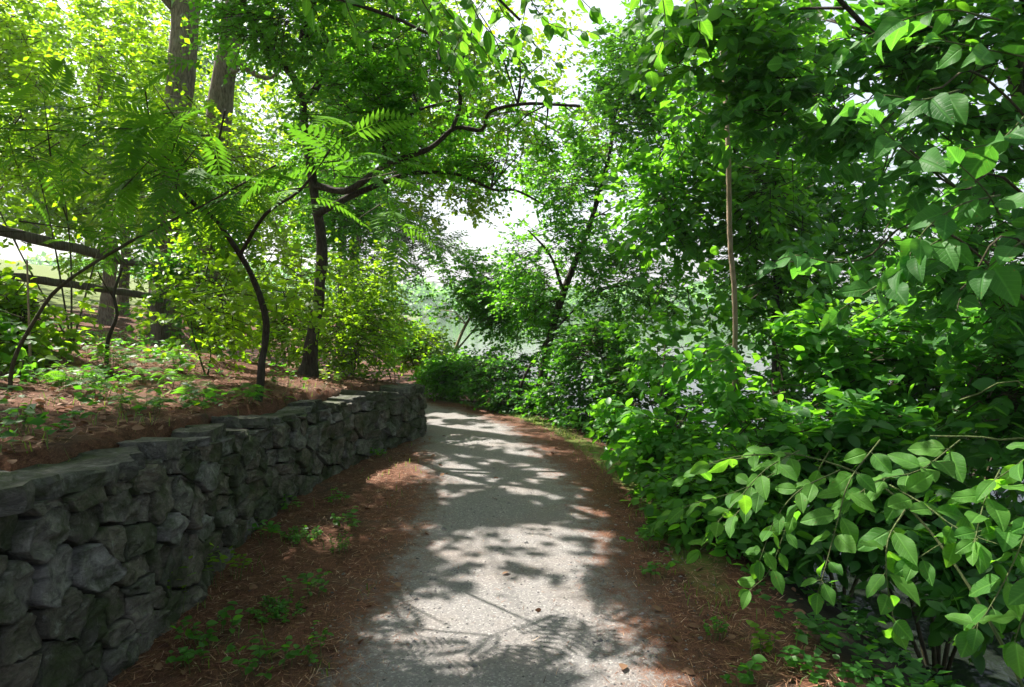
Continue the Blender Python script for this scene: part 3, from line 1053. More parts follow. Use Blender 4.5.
# forked dark tree with long crooked limbs
b = root_at(306, 7.9)
tr = path3(b, [(311, 345, 7.9), (318, 300, 7.9), (322, 250, 7.9), (314, 190, 7.8), (305, 132, 7.8), (303, 98, 7.8)])
plant('forked_tree', 'slender dark forked tree behind the wall with crooked limbs reaching over the path', 'tree', b,
      [('trunk', tr, .08, .045),
       ('branch', [tuple(at(304, 104, 7.8)), tuple(at(292, 75, 7.8)), tuple(at(268, 45, 7.7)), tuple(at(250, 15, 7.6)), tuple(at(222, -40, 7.5))], .05, .02),
       ('branch', [tuple(at(303, 102, 7.8)), tuple(at(318, 84, 7.8)), tuple(at(330, 45, 7.7)), tuple(at(296, 10, 7.5)), tuple(at(280, -60, 7.3))], .045, .02),
       ('branch', [tuple(at(312, 185, 7.8)), tuple(at(348, 190, 7.7)), tuple(at(384, 166, 7.6)), tuple(at(430, 148, 7.5)), tuple(at(455, 128, 7.4)), tuple(at(482, 130, 7.4)), tuple(at(490, 112, 7.3)), tuple(at(525, 104, 7.2)), tuple(at(580, 106, 7.0))], .044, .012),
       ('branch', [tuple(at(452, 130, 7.4)), tuple(at(460, 105, 7.4)), tuple(at(460, 70, 7.3)), tuple(at(475, 20, 7.2))], .025, .010),
       ('branch', [tuple(at(316, 215, 7.8)), tuple(at(360, 192, 7.8)), tuple(at(410, 174, 7.9)), tuple(at(455, 174, 8)), tuple(at(495, 190, 8)), tuple(at(515, 190, 8)), tuple(at(545, 205, 8))], .045, .010),
       ('branch', [tuple(at(384, 166, 7.6)), tuple(at(388, 135, 7.6)), tuple(at(415, 112, 7.5)), tuple(at(452, 100, 7.5))], .028, .010),
       ('branch', [tuple(at(303, 40, 7.6)), (-1.6, 6.6, 5.4), (-.6, 5.6, 6.0), (.5, 5.2, 6.4)], .05, .015)],
      [cr('leaf_mid', [Bl(455, 95, 7.5, 85, 45, .7), Bl(400, 50, 7.6, 90, 50, .9), Bl(545, 130, 7.4, 60, 42, .7), Bl(500, 160, 7.9, 55, 18, .6), Bl(370, 125, 7.7, 70, 55, 1.0), Bl(290, 20, 7.5, 80, 45, .9), Bl(590, 120, 7.0, 40, 35, .5), Bl(520, 60, 7.2, 60, 40, .7)], 3700, .066, per=10, twig=.3),
       cr('leaf_mid', [Wb(-1.6, 6.6, 6.0, 2.2, 2.2, .8), Wb(-3.6, 6.4, 6.6, 2.3, 2.3, .9), Wb(.6, 5.4, 6.3, 1.8, 2, .7), Wb(-3, 4.4, 6.2, 2.0, 1.8, .8), Wb(-5.6, 5.0, 7.2, 2.4, 2.4, 1.0), Wb(-4.5, 9.7, 6.6, 1.3, 1.2, .6)], 3300, .10, per=10, twig=.45)],  # last clump: unseen leaves added overhead to shade needles left of the path
      'bark_dark', None, limb_r=.016, seed=31)

# tall straight saplings with ferny leaves
b = root_at(256, 5.7)
plant('sapling', 'dark curved sapling with feathery compound leaves standing just behind the wall', 'sapling', b,
      [('stem', path3(b, [(262, 365, 5.7), (266, 325, 5.7), (257, 288, 5.6), (240, 255, 5.4), (216, 220, 5.2), (196, 206, 5.0), (172, 180, 4.8)]), .036, .014),
       ('branch', [tuple(at(240, 255, 5.4)), tuple(at(265, 215, 5)), tuple(at(300, 190, 4.6)), tuple(at(330, 150, 4.3))], .016, .007),
       ('branch', [tuple(at(205, 212, 5.1)), tuple(at(215, 160, 4.8)), tuple(at(225, 110, 4.6))], .014, .006)],
      [cr('leaf_frond', [Bl(345, 180, 4.3, 70, 38, .45), Bl(270, 120, 4.5, 80, 38, .4), Bl(200, 115, 4.6, 60, 40, .4), Bl(180, 165, 4.7, 60, 25, .4), Bl(380, 180, 4.4, 20, 20, .25)], 40, .40, tmpl=FROND, per=3, twig=.3, droop=.2, jit=.25),
       cr('leaf_bright', [Bl(225, 300, 6.0, 30, 40, .3), Bl(295, 290, 6.0, 25, 40, .3)], 60, .075, tmpl=MID, per=8, twig=.25)],
      'bark_dark', 'feathery-leaved saplings', limbs=False, seed=41)
b = root_at(6, 4.3)
plant('sapling', 'thin pale sapling arching far to the right over the slope', 'sapling', b,
      [('stem', path3(b, [(14, 360, 4.3), (35, 320, 4.3), (62, 285, 4.3), (130, 242, 4.3), (200, 207, 4.3), (240, 185, 4.3), (276, 165, 4.3)]), .014, .006),
       ('branch', [tuple(at(200, 207, 4.3)), tuple(at(235, 195, 4.2)), tuple(at(262, 172, 4.2))], .006, .003)],
      [cr('leaf_frond', [Bl(110, 165, 4.4, 110, 40, .5), Bl(50, 215, 4.2, 60, 35, .4), Bl(30, 120, 4.5, 60, 40, .4), Bl(170, 175, 4.4, 50, 25, .4)], 24, .36, tmpl=FROND, per=3, twig=.3, droop=.15, jit=.25)],
      'twig', 'feathery-leaved saplings', limbs=False, seed=42)
b = root_at(104, 6.2)
plant('sapling', 'short dark crooked sapling in front of the lower fence rail', 'sapling', b,
      [('stem', path3(b, [(108, 340, 6.2), (117, 315, 6.2), (114, 295, 6.2), (122, 268, 6.2)]), .022, .010),
       ('branch', [tuple(at(115, 300, 6.2)), tuple(at(105, 285, 6.1)), tuple(at(98, 272, 6.0))], .008, .004)],
      [cr('leaf_frond', [Bl(125, 250, 6.2, 30, 20, .3)], 7, .26, tmpl=FROND, per=3, twig=.2, droop=.1, jit=.25)],
      'bark_dark', 'feathery-leaved saplings', limbs=False, seed=43)
b = root_at(28, 5.2)
plant('sapling', 'slim upright young sapling with a flat bright leaf tuft by the arching stem', 'sapling', b,
      [('stem', path3(b, [(29, 320, 5.2), (27, 260, 5.2)]), .012, .006)],
      [cr('leaf_frond', [Bl(30, 255, 5.2, 35, 14, .3)], 9, .24, tmpl=FROND, per=3, twig=.2, droop=.05, jit=.2)],
      'bark_pale', 'feathery-leaved saplings', limbs=False, seed=44)

# shrubs of the slope
slope_shrubs = [
    ('shrub', 'sunny bush on the far crest seen between the curved sapling and the forked trunk', 285, 11.5, [Bl(285, 325, 11.5, 40, 38, .8), Bl(255, 300, 12, 45, 45, .8)], 'leaf_bright', 700, .09, LOW),
    ('shrub', 'low bush on the crest to the left of the curved sapling, behind the loose shrub', 215, 10.5, [Bl(215, 325, 10.8, 40, 26, .7), Bl(180, 320, 11.2, 30, 24, .7)], 'leaf_bright', 520, .09, LOW),
    ('shrub', 'loose leafy green shrub just left of the curved sapling', 205, 6.6, [Bl(205, 335, 6.6, 36, 34, .4), Bl(190, 300, 6.8, 35, 25, .4)], 'leaf_bright', 170, .07, MID),
    ('shrub', 'dense fine-leaved bright shrub behind the wall end, right of the forked trunk', 352, 8.6, [Bl(350, 335, 8.7, 50, 36, .8), Bl(372, 305, 9.4, 34, 40, .7), Bl(335, 265, 9, 55, 40, .9), Bl(300, 330, 9.5, 35, 35, .6)], 'leaf_bright', 900, .065, LOW),
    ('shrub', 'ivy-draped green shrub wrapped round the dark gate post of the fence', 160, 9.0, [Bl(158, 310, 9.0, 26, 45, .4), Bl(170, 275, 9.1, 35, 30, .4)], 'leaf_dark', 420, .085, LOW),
    ('shrub', 'bright low shrub at the far left edge below the fence', 12, 5.6, [Bl(10, 330, 5.5, 45, 40, .4), Bl(35, 300, 5.7, 35, 30, .35)], 'leaf_bright', 330, .08, MID),
    ('shrub', 'wide sunlit shrub filling the gap between the curved sapling and the fence post', 200, 8.4, [Bl(195, 255, 8.6, 45, 50, .6), Bl(215, 225, 8.4, 60, 40, .6), Bl(275, 250, 8.8, 45, 60, .6)], 'leaf_bright', 1000, .075, LOW),
    ('hazel', 'large small-leaved bush spreading above the fence at upper left', 70, 7.0, [Bl(60, 165, 7.2, 95, 40, .8), Bl(140, 150, 7.4, 80, 40, .8), Bl(20, 110, 7.4, 70, 50, .8), Bl(-30, 150, 7.0, 60, 60, .8)], 'leaf_bright', 1150, .065, LOW),
    ('shrub', 'dark low bush at the left edge under the arching stem', 10, 4.9, [Bl(20, 350, 5.0, 40, 22, .3), Bl(-20, 330, 4.8, 40, 40, .4)], 'leaf_mid', 200, .08, MID),
    ('shrub', 'tall feathery shrub between the forked trunk and the bend of the path', 395, 12.5, [Bl(385, 320, 12.0, 28, 40, .8), Bl(352, 230, 12.5, 45, 60, 1.0), Bl(330, 190, 12, 50, 50, 1.0)], 'leaf_mid', 1400, .07, LOW),
]
for k, (nm, lab, px, Y, blobs, lm, n, sz, tm) in enumerate(slope_shrubs):
    b = root_at(px, Y)
    tips = [bl[0] for bl in blobs]
    plant(nm, lab, 'shrub', b, [('stem', [tuple(b), tuple((b + t) / 2 + np.array((.05 * (-1) ** i, 0, .05))), tuple(t)], .011, .005) for i, t in enumerate(tips)],
          [cr(lm, blobs, n, sz, tmpl=tm, per=9, twig=.28)], 'twig', 'shrubs on the slope', limbs=False, seed=60 + k, crown_name='foliage', seg=6)

# ============================================================ centre: across the bend
b = root_at(340, 24)
plant('conifer', 'pale feathery conifer rising behind the bend of the path, left of the sky gap', 'tree', b,
      [('trunk', [tuple(b), tuple(b + (0.1, 0, 4)), tuple(b + (0, 0, 11))], .2, .06)],
      [cr('leaf_pale', [Bl(350, 190, 24, 60, 70, 2.2), Bl(395, 215, 23, 40, 22, 1.6), Bl(335, 90, 24, 70, 60, 2.2), Bl(420, 150, 23, 45, 35, 1.5), Bl(425, 240, 23, 30, 16, 1.4), Bl(370, 270, 23, 40, 35, 1.5)], 2000, .16, tmpl=NARROW, per=12, twig=.7)],
      'bark_grey', None, limb_r=.04, seed=51)
b = root_at(345, 16.5)
plant('broadleaf_tree', 'tall light green tree inside the bend, seen beyond the crooked limbs', 'tree', b,
      [('trunk', [tuple(b), tuple(b + (.2, 0, 2.5)), tuple(b + (.5, 0, 5)), tuple(b + (1.2, -.3, 8))], .16, .06),
       ('branch', [tuple(b + (.4, 0, 4.2)), tuple(at(430, 130, 15.5)), tuple(at(520, 110, 14.5))], .06, .02)],
      [cr('leaf_bright', [Bl(420, 100, 15.5, 90, 70, 1.4), Bl(520, 110, 14.5, 80, 65, 1.2), Bl(470, 30, 15, 110, 60, 1.5), Bl(340, 60, 16, 80, 80, 1.5), Bl(590, 150, 14, 50, 45, 1), Bl(300, 180, 16.5, 70, 60, 1.4), Bl(450, 190, 15, 50, 30, 1), Bl(400, 20, 15, 90, 50, 1.2)], 3300, .13, per=10, twig=.5)],
      'bark_grey', None, limb_r=.03, seed=55)
b = root_at(537, 10.4)
plant('leaning_tree', 'dark-trunked tree leaning right over the water on the bank past the wall end', 'tree', b,
      [('trunk', path3(b, [(543, 375, 10.4), (552, 330, 10.4), (566, 285, 10.4), (586, 235, 10.4), (606, 170, 10.4), (618, 100, 10.4)]), .085, .018),
       ('branch', path3(b + (-.3, -.1, 0), [(520, 388, 10.2), (540, 350, 10.2), (566, 318, 10.2), (590, 295, 10.2)]), .03, .012),
       ('branch', [tuple(at(563, 290, 10.4)), tuple(at(550, 255, 10.3)), tuple(at(528, 230, 10.2))], .03, .01)],
      [cr('leaf_mid', [Bl(560, 255, 10.5, 55, 38, .8), Bl(610, 215, 10.2, 60, 50, .9), Bl(635, 285, 10, 50, 40, .8), Bl(545, 300, 10.8, 45, 22, .6), Bl(620, 130, 10, 60, 50, .9), Bl(650, 60, 9.5, 50, 50, .9), Bl(590, 335, 10.2, 55, 28, .6, .6), Bl(570, 175, 10.2, 45, 35, .7)], 2500, .075, per=10, twig=.35)],
      'bark_dark', 'trees leaning over the water', limb_r=.018, seed=52)
b = root_at(449, 12.2)
plant('leaning_tree', 'small pale-stemmed tree leaning right at the bend of the path', 'tree', b,
      [('trunk', path3(b, [(452, 370, 12.2), (457, 345, 12.2), (470, 318, 12.2), (487, 296, 12.2)]), .045, .018),
       ('branch', [tuple(at(455, 352, 12.2)), tuple(at(478, 325, 12.1)), tuple(at(505, 292, 12))], .02, .01)],
      [cr('leaf_mid', [Bl(462, 300, 12.3, 38, 20, .7), Bl(498, 290, 12, 35, 22, .7), Bl(440, 310, 12.6, 30, 18, .5), Bl(450, 270, 12.4, 40, 20, .6), Bl(510, 320, 12, 35, 16, .5)], 900, .075, per=10, twig=.3)],
      'bark_pale', 'trees leaning over the water', limb_r=.014, seed=53)
bank = [
    ('round bright green bush on the outside of the bend, nearest the wall end', 424, 13.0, [Bl(425, 352, 13, 26, 24, .7), Bl(405, 335, 13.6, 20, 22, .6)], 'leaf_bright', 620, .075),
    ('green bush at the foot of the small pale-stemmed tree', 455, 12.0, [Bl(465, 372, 11.9, 34, 22, .6), Bl(445, 375, 12, 25, 18, .5)], 'leaf_mid', 560, .07),
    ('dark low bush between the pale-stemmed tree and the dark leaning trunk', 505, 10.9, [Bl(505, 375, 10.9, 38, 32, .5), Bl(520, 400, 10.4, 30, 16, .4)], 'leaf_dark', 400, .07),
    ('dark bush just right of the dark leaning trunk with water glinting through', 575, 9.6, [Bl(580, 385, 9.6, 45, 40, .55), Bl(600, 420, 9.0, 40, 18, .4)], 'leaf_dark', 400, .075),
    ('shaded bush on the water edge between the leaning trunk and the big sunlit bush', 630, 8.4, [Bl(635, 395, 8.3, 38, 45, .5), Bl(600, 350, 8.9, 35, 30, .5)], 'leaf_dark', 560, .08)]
for k, (lab, px, Y, blobs, lm, n, sz) in enumerate(bank):
    b = root_at(px, Y)
    tips = [bl[0] for bl in blobs]
    plant('bush', lab, 'bush', b, [('stem', [tuple(b), tuple((b + t) / 2 + np.array((.04 * (-1) ** i, 0, .05))), tuple(t)], .02, .007) for i, t in enumerate(tips)],
          [cr(lm, blobs, n, sz, per=9, twig=.28)], 'twig', 'bushes along the bank', limbs=False, seed=80 + k, crown_name='foliage', seg=6)

# ============================================================ right bank
b = root_at(737, 5.7)
plant('pale_stemmed_tree', 'tall thin straight pale-barked tree standing in the thicket right of the path', 'tree', b,
      [('trunk', path3(b, [(735, 320, 5.7), (730, 240, 5.7), (728, 150, 5.7), (722, 40, 5.9), (715, -100, 6.1)]), .026, .018)],
      [cr('leaf_mid', [Bl(690, 110, 7.3, 70, 60, .7), Bl(665, 200, 7.6, 55, 55, .7), Bl(740, 60, 7.0, 80, 60, .8), Bl(640, 30, 7.2, 50, 45, .7), Bl(760, 190, 7.4, 60, 60, .6), Bl(690, 280, 6.6, 55, 45, .5), Bl(755, 270, 6.4, 40, 50, .4), Bl(735, 350, 5.6, 50, 35, .3), Bl(725, 108, 5.3, 45, 34, .2, 3.0), Bl(738, 350, 5.3, 42, 24, .2, 3.0)], 1700, .105, tmpl=MID, per=9, twig=.35)],
      'bark_pale', None, limbs=False, seed=91)
b = root_at(778, 8.4)
plant('slim_tree', 'slim dark tree half hidden in leaves right of the tall pale-barked stem', 'tree', b,
      [('trunk', path3(b, [(776, 320, 8.4), (778, 200, 8.4), (772, 60, 8.4), (768, -80, 8.4)]), .05, .03)],
      [cr('leaf_mid', [Bl(800, 120, 8.6, 90, 80, .8), Bl(790, 260, 8.8, 90, 70, .8), Bl(880, 200, 9, 100, 90, 1)], 1300, .10, per=9, twig=.4)],
      'bark_dark', None, limb_r=.014, seed=92)
b = np.array((4.4, 5.3, tz(4.4, 5.3)))
plant('spreading_tree', 'dark spreading tree overhanging the water from the right with big hanging branches', 'tree', b,
      [('trunk', [tuple(b), (4.4, 5.3, 1.2), (3.9, 5.2, 3.0), (3.2, 5.0, 4.8)], .12, .06),
       ('branch', [(4.0, 5.2, 2.6), (2.6, 4.6, 3.2), (1.9, 4.2, 3.5)], .04, .012),
       ('branch', [(3.9, 5.2, 3.0), (3.1, 4.2, 3.4), (2.2, 3.2, 3.3), (1.2, 2.7, 3.0)], .04, .01),
       ('branch', [(3.4, 5.1, 4.2), (1.9, 4.4, 4.5), (.7, 3.6, 4.4)], .05, .012)],
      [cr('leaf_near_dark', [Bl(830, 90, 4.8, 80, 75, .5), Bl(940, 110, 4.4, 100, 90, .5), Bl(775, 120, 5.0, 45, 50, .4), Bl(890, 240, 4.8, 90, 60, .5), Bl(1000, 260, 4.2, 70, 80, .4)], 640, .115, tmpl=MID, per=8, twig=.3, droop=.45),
       cr('leaf_mid', [Bl(710, 60, 5.2, 50, 50, .5), Bl(800, 20, 5.0, 120, 50, .6), Bl(960, 20, 4.6, 120, 60, .6)], 700, .11, tmpl=MID, per=8, twig=.3, droop=.35),
       cr('leaf_mid', [Wb(2.4, 4.2, 5.2, 1.8, 2, .8), Wb(3.8, 3.2, 5.0, 1.8, 2.2, .9)], 350, .10, per=9, twig=.45)],
      'bark_dark', None, limb_r=.010, seed=93)
# backdrop trees over the water's edge
for k, (x, y, hz, rr, lab) in enumerate([(3.6, 9.2, 3.6, 1.7, 'dense dark tree on the water edge, behind the thin pale-barked stem'),
                                         (6.2, 9.0, 3.6, 2.0, 'dense dark tree at the far right behind the spreading tree'),
                                         (5.4, 6.4, 2.6, 1.5, 'dark leafy tree low over the water at the right edge')]):
    z = max(tz(x, y), -1.2)
    plant('alder', lab, 'tree', (x, y, z), [('trunk', [(x, y, z - .1), (x + .1, y, z + hz * .4), (x - .1, y, z + hz * 1.2)], .09, .03)],
          [cr('leaf_dark', [Wb(x, y, z + hz * .75, rr, rr * .7, rr * .8), Wb(x - rr * .6, y, z + hz * .45, rr * .7, rr * .6, rr * .45), Wb(x + rr * .6, y, z + hz * .4, rr * .7, rr * .6, rr * .5), Wb(x, y, z + hz * 1.2, rr * .8, rr * .7, rr * .6)], 900, .11, per=9, twig=.4)],
          'bark_dark', 'trees on the water edge', limb_r=.015, seed=95 + k)
right_shrubs = [
    ('big sunlit bush beside the path, bright leaves spilling over the grass edge', 668, 6.0, [Bl(650, 400, 6.2, 45, 50, .4), Bl(665, 345, 6.4, 50, 40, .45), Bl(695, 425, 5.7, 50, 50, .4), Bl(670, 455, 5.6, 36, 28, .3)], 'leaf_mid', 620, .092, MID),
    ('leafy bush in front of the sunlit bush with leaves low over the needles', 715, 4.7, [Bl(705, 490, 4.7, 50, 40, .3), Bl(740, 520, 4.4, 55, 40, .3), Bl(770, 460, 4.6, 60, 45, .35)], 'leaf_mid', 330, .085, MID),
    ('deep shaded thicket bush under the spreading tree', 850, 5.2, [Bl(850, 350, 5.4, 90, 50, .5), Bl(790, 400, 5.4, 70, 45, .45), Bl(930, 370, 5.2, 90, 60, .5), Bl(770, 320, 6.0, 70, 45, .5)], 'leaf_mid', 760, .105, MID),
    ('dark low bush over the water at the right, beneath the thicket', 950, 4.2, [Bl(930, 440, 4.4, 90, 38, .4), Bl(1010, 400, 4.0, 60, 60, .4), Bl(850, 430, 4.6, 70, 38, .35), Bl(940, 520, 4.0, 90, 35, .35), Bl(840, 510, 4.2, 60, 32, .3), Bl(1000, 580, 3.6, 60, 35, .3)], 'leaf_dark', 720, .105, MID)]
for k, (lab, px, Y, blobs, lm, n, sz, tm) in enumerate(right_shrubs):
    b = root_at(px, Y)
    tips = [bl[0] for bl in blobs]
    plant('bush', lab, 'bush', b, [('stem', [tuple(b), tuple((b + t) / 2 + np.array((.04 * (-1) ** i, 0, .05))), tuple(t)], .016, .006) for i, t in enumerate(tips)],
          [cr(lm, blobs, n, sz, tmpl=tm, per=9, twig=.28, jit=.5)], 'twig', 'bushes right of the path', limbs=False, seed=110 + k, crown_name='foliage', seg=6)


# ---- near hanging sprays, twig by twig
def sprays(root, twigs, tmpl, leafmat, size, gap, seed, r=.004, droop=.35, part='leafy_twig', twigmat='twig_green', jit=.35, face=(-.3, -.6, .85)):
    rng = rs(seed)
    for tw in twigs:
        G = Geo()
        c_ = catmull([at(*p) for p in tw], 0.02)
        tube(G, [at(*p) for p in tw], r, r * .45, 6, 0.03, 0.1, seed, mat=1)
        arc_ = np.concatenate(([0], np.cumsum(np.linalg.norm(np.diff(c_, axis=0), axis=1))))
        L_ = arc_[-1]
        T_ = norm(np.gradient(c_, axis=0))
        pos, ax, nm, sz = [], [], [], []
        d = gap * .8
        while d < L_ - gap * .25:
            k = int(np.searchsorted(arc_, d))
            k = min(k, len(c_) - 1)
            t_ = T_[k]
            side = norm(np.cross(t_, np.array((0, 0, 1.0)) + rng.randn(3) * .25))
            for s_ in (-1, 1):
                if rng.rand() < .1: continue
                a = t_ * .45 + side * s_ * .8 + rng.randn(3) * .2
                a = a + np.array((0, 0, -droop * rng.uniform(.4, 1.5)))
                pos.append(c_[k] + norm(a) * size * .12); ax.append(a)
                nm.append(np.array(face) + rng.randn(3) * jit)
                sz.append(size * rng.uniform(.65, 1.12) * (0.72 + .28 * math.sin(math.pi * min(1, .25 + d / L_ * .7))))
            d += gap * rng.uniform(.8, 1.2)
        for s_ in (-1, 0, 1):
            side = norm(np.cross(T_[-1], np.array((0, 0, 1.0))))
            a = T_[-1] + side * s_ * .7 + np.array((0, 0, -droop)) * .6
            pos.append(c_[-1] + norm(a) * size * .05); ax.append(a); nm.append(np.array(face) + rng.randn(3) * jit); sz.append(size * rng.uniform(.5, .8))
        pos, ax, nm, sz = np.array(pos), np.array(ax), np.array(nm), np.array(sz)
        # petioles
        for p_, a_, z_ in zip(pos, ax, sz):
            q_ = p_ - norm(a_) * size * .13
            sd_ = norm(np.cross(a_, np.array((0, 0, 1.0)))) * .0012
            G.add([q_ - sd_, q_ + sd_, p_ + sd_ + norm(a_) * .006, p_ - sd_ + norm(a_) * .006], [0, 1, 2, 3], [4], None, .5, 1)
        put_leaves(G, tmpl, pos, ax, nm, sz, np.clip(rng.rand(len(pos)), 0, 1), 0, rng.uniform(.85, 1.12, len(pos)))
        G.build(part, [M[leafmat], M[twigmat]], root)


b = np.array((2.1, 2.3, tz(2.1, 2.3)))
dog = empty('dogwood_bush', b, 'near bush with large oval veined leaves on bare hanging twigs over the dark water', 'bush')
e0 = at(1060, 470, 2.2)
for pts, r_ in (([b, b + (0.1, 0, .45), e0, at(1000, 440, 2.3), at(930, 436, 2.4)], .011),
                ([b + (.03, .05, 0), b + (0.15, .1, .7), at(1040, 400, 2.3), at(960, 400, 2.5)], .010),
                ([b + (.0, .1, 0), at(1000, 640, 2.3), at(900, 500, 2.6), at(800, 455, 2.8), at(730, 460, 2.9)], .008)):
    G = Geo()
    tube(G, pts, r_, .003, 8, .05, .2, 5)
    G.build('stem', M['twig_green'], dog)
tw = [[(880, 440, 2.35), (850, 480, 2.25), (838, 520, 2.2), (826, 565, 2.15), (818, 592, 2.15)],
      [(905, 510, 2.1), (888, 540, 2.05), (887, 580, 2.0), (895, 625, 2.0)],
      [(890, 485, 2.3), (925, 505, 2.1), (960, 530, 2.0), (1010, 548, 1.9), (1050, 560, 1.85)],
      [(1000, 470, 2.1), (985, 500, 2.0), (975, 540, 1.9)],
      [(1040, 500, 1.9), (1010, 570, 1.85), (985, 615, 1.8), (972, 630, 1.8)],
      [(1060, 560, 1.7), (1030, 600, 1.7), (1015, 640, 1.7)],
      [(960, 440, 2.4), (920, 470, 2.3), (880, 480, 2.3), (850, 500, 2.3)],
      [(800, 450, 2.8), (765, 470, 2.7), (738, 500, 2.7), (715, 525, 2.7)],
      [(790, 455, 2.8), (750, 455, 2.8), (715, 462, 2.9), (685, 478, 3.0)],
      [(840, 470, 2.7), (800, 490, 2.6), (775, 520, 2.6), (760, 560, 2.6)],
      [(1060, 430, 2.0), (1010, 470, 2.0), (960, 500, 2.1)],
      [(1070, 520, 1.9), (1010, 525, 1.95), (950, 540, 2.0), (915, 560, 2.0)],
      [(830, 450, 2.7), (790, 520, 2.8), (770, 570, 2.8), (750, 590, 2.8)], [(770, 480, 3.0), (730, 520, 3.0), (700, 550, 3.1)], [(800, 460, 3.0), (740, 490, 3.1), (690, 505, 3.2), (665, 520, 3.3)]]
sprays(dog, tw, NEAR, 'leaf_near', .108, .08, 201, .003, .15, jit=.38)

# big heart-shaped leaves, upper right: branches of a tree standing just outside on the bank
b = np.array((2.9, 2.6, tz(2.9, 2.6)))
cat = empty('heart_leaved_tree', b, 'young tree at the right edge with large drooping heart-shaped leaves', 'tree')
G = Geo()
tube(G, [b, b + (.05, 0, 1.0), b + (-.1, -.1, 2.2), b + (-.3, -.2, 3.2)], .05, .02, 10, .06, .2, 8)
G.build('trunk', M['bark_dark'], cat)
for pts, r_ in (([b + (-.05, -.05, 1.9), at(1030, 200, 2.3), at(960, 190, 2.2), at(910, 150, 2.2)], .010),
                ([b + (0, 0, 1.4), at(1040, 260, 2.3), at(960, 290, 2.2)], .009),
                ([b + (-.1, -.1, 2.1), at(1010, 100, 2.5), at(930, 90, 2.4)], .010),
                ([b + (-.05, 0, 1.7), at(960, 240, 2.6), at(860, 260, 2.6), at(790, 262, 2.6)], .009)):
    G = Geo()
    tube(G, pts, r_, r_ * .35, 7, .06, .2, 3)
    G.build('branch', M['twig'], cat)
tw = [[(960, 190, 2.2), (935, 170, 2.2), (905, 150, 2.15), (880, 125, 2.15)],
      [(1000, 195, 2.2), (960, 205, 2.1), (925, 230, 2.1), (910, 255, 2.1)],
      [(960, 250, 2.2), (940, 240, 2.1), (900, 270, 2.1)],
      [(1000, 215, 2.2), (985, 190, 2.1), (960, 165, 2.1)],
      [(960, 90, 2.4), (920, 100, 2.3), (885, 95, 2.3), (855, 105, 2.3)],
      [(1030, 110, 2.3), (1000, 140, 2.2), (960, 150, 2.2)],
      [(860, 260, 2.6), (830, 262, 2.5), (795, 255, 2.5), (775, 262, 2.5)],
      [(900, 275, 2.5), (870, 290, 2.4), (840, 310, 2.4)],
      [(1040, 60, 2.3), (990, 50, 2.3), (940, 40, 2.3)],
      [(1040, 230, 2.0), (1010, 250, 2.0), (985, 270, 2.0)],
      [(1000, 20, 2.5), (940, 10, 2.5), (880, 30, 2.6), (850, 50, 2.6)]]
sprays(cat, tw, HEART, 'leaf_near_dark', .125, .09, 202, .004, .5, jit=.55)

# overhanging branch at the top centre (tree whose trunk stands up the slope outside the frame)
b = np.array((-3.9, 2.6, tz(-3.9, 2.6)))
ovh = empty('overhanging_tree', b, 'tree whose leafy branch tips hang into the top of the view above the path', 'tree')
G = Geo()
tube(G, [b, b + (.1, .1, 1.6), b + (.4, .2, 3.6), b + (.9, .4, 5.4)], .14, .06, 12, .1, .25, 9)
G.build('trunk', M['bark_grey'], ovh)
for pts in ([b + (.4, .2, 3.6), (-2.2, 3.1, 4.2), (-.8, 3.3, 3.7), tuple(at(520, 20, 3.2))], [b + (.3, .15, 2.9), (-2.4, 3.4, 3.6), tuple(at(400, 20, 3.4)), tuple(at(440, 60, 3.3))], [b + (.5, .2, 3.9), (-1.5, 2.6, 4.8), (.2, 2.6, 4.6)]):
    G = Geo()
    tube(G, pts, .03, .006, 8, .08, .2, 3)
    G.build('branch', M['bark_dark'], ovh)
tw = [[(420, -30, 3.3), (450, 15, 3.2), (480, 45, 3.2), (500, 75, 3.1)], [(480, -30, 3.3), (505, 15, 3.2), (535, 45, 3.1), (555, 62, 3.1)],
      [(440, -20, 3.2), (425, 25, 3.2), (420, 60, 3.2), (432, 85, 3.2)], [(380, -30, 3.4), (390, 20, 3.3), (400, 55, 3.3)],
      [(520, -20, 3.2), (545, 20, 3.1), (575, 30, 3.0), (590, 32, 3.0)], [(340, -20, 3.3), (350, 15, 3.2), (365, 40, 3.2)],
      [(560, -30, 3.0), (578, -5, 3.0), (590, 8, 3.0)], [(640, -25, 3.1), (640, 10, 3.1), (630, 28, 3.0)], [(660, -20, 3.2), (665, 25, 3.2), (655, 60, 3.2), (640, 80, 3.2)],
      [(500, -20, 3.3), (470, 20, 3.3), (455, 50, 3.4)]]
tw += [[(300, -20, 3.4), (320, 20, 3.4), (330, 45, 3.4)], [(460, -30, 3.0), (480, 20, 3.0), (520, 60, 3.0), (545, 95, 3.0)],
       [(410, -20, 3.0), (440, 30, 3.0), (470, 75, 3.0)], [(530, -20, 3.4), (520, 30, 3.4), (500, 50, 3.4)], [(690, -20, 3.0), (700, 30, 3.0), (690, 70, 3.0)]]
sprays(ovh, tw, NEAR, 'leaf_near', .10, .07, 203, .003, .4, twigmat='twig', jit=.5)
G = Geo()
spray_foliage(G, LOW, [Wb(-3, 3, 6.0, 2, 2, .9), Wb(-1, 2.6, 5.2, 1.5, 1.6, .7), Wb(-4.4, 1.4, 5.6, 2, 2, 1), Wb(.4, 2.2, 4.9, 1.0, 1.4, .5), Wb(-3.5, 5.7, 5.2, .75, .9, .4, 1.6), Wb(-2.3, 5.9, 5.0, .7, .7, .35, 1.6)], 2300, .11, per=10, twig=.45, seed=71)  # last two clumps: unseen leaves added overhead to shade both path edges
G.build('crown', [M['leaf_mid'], M['twig']], ovh)

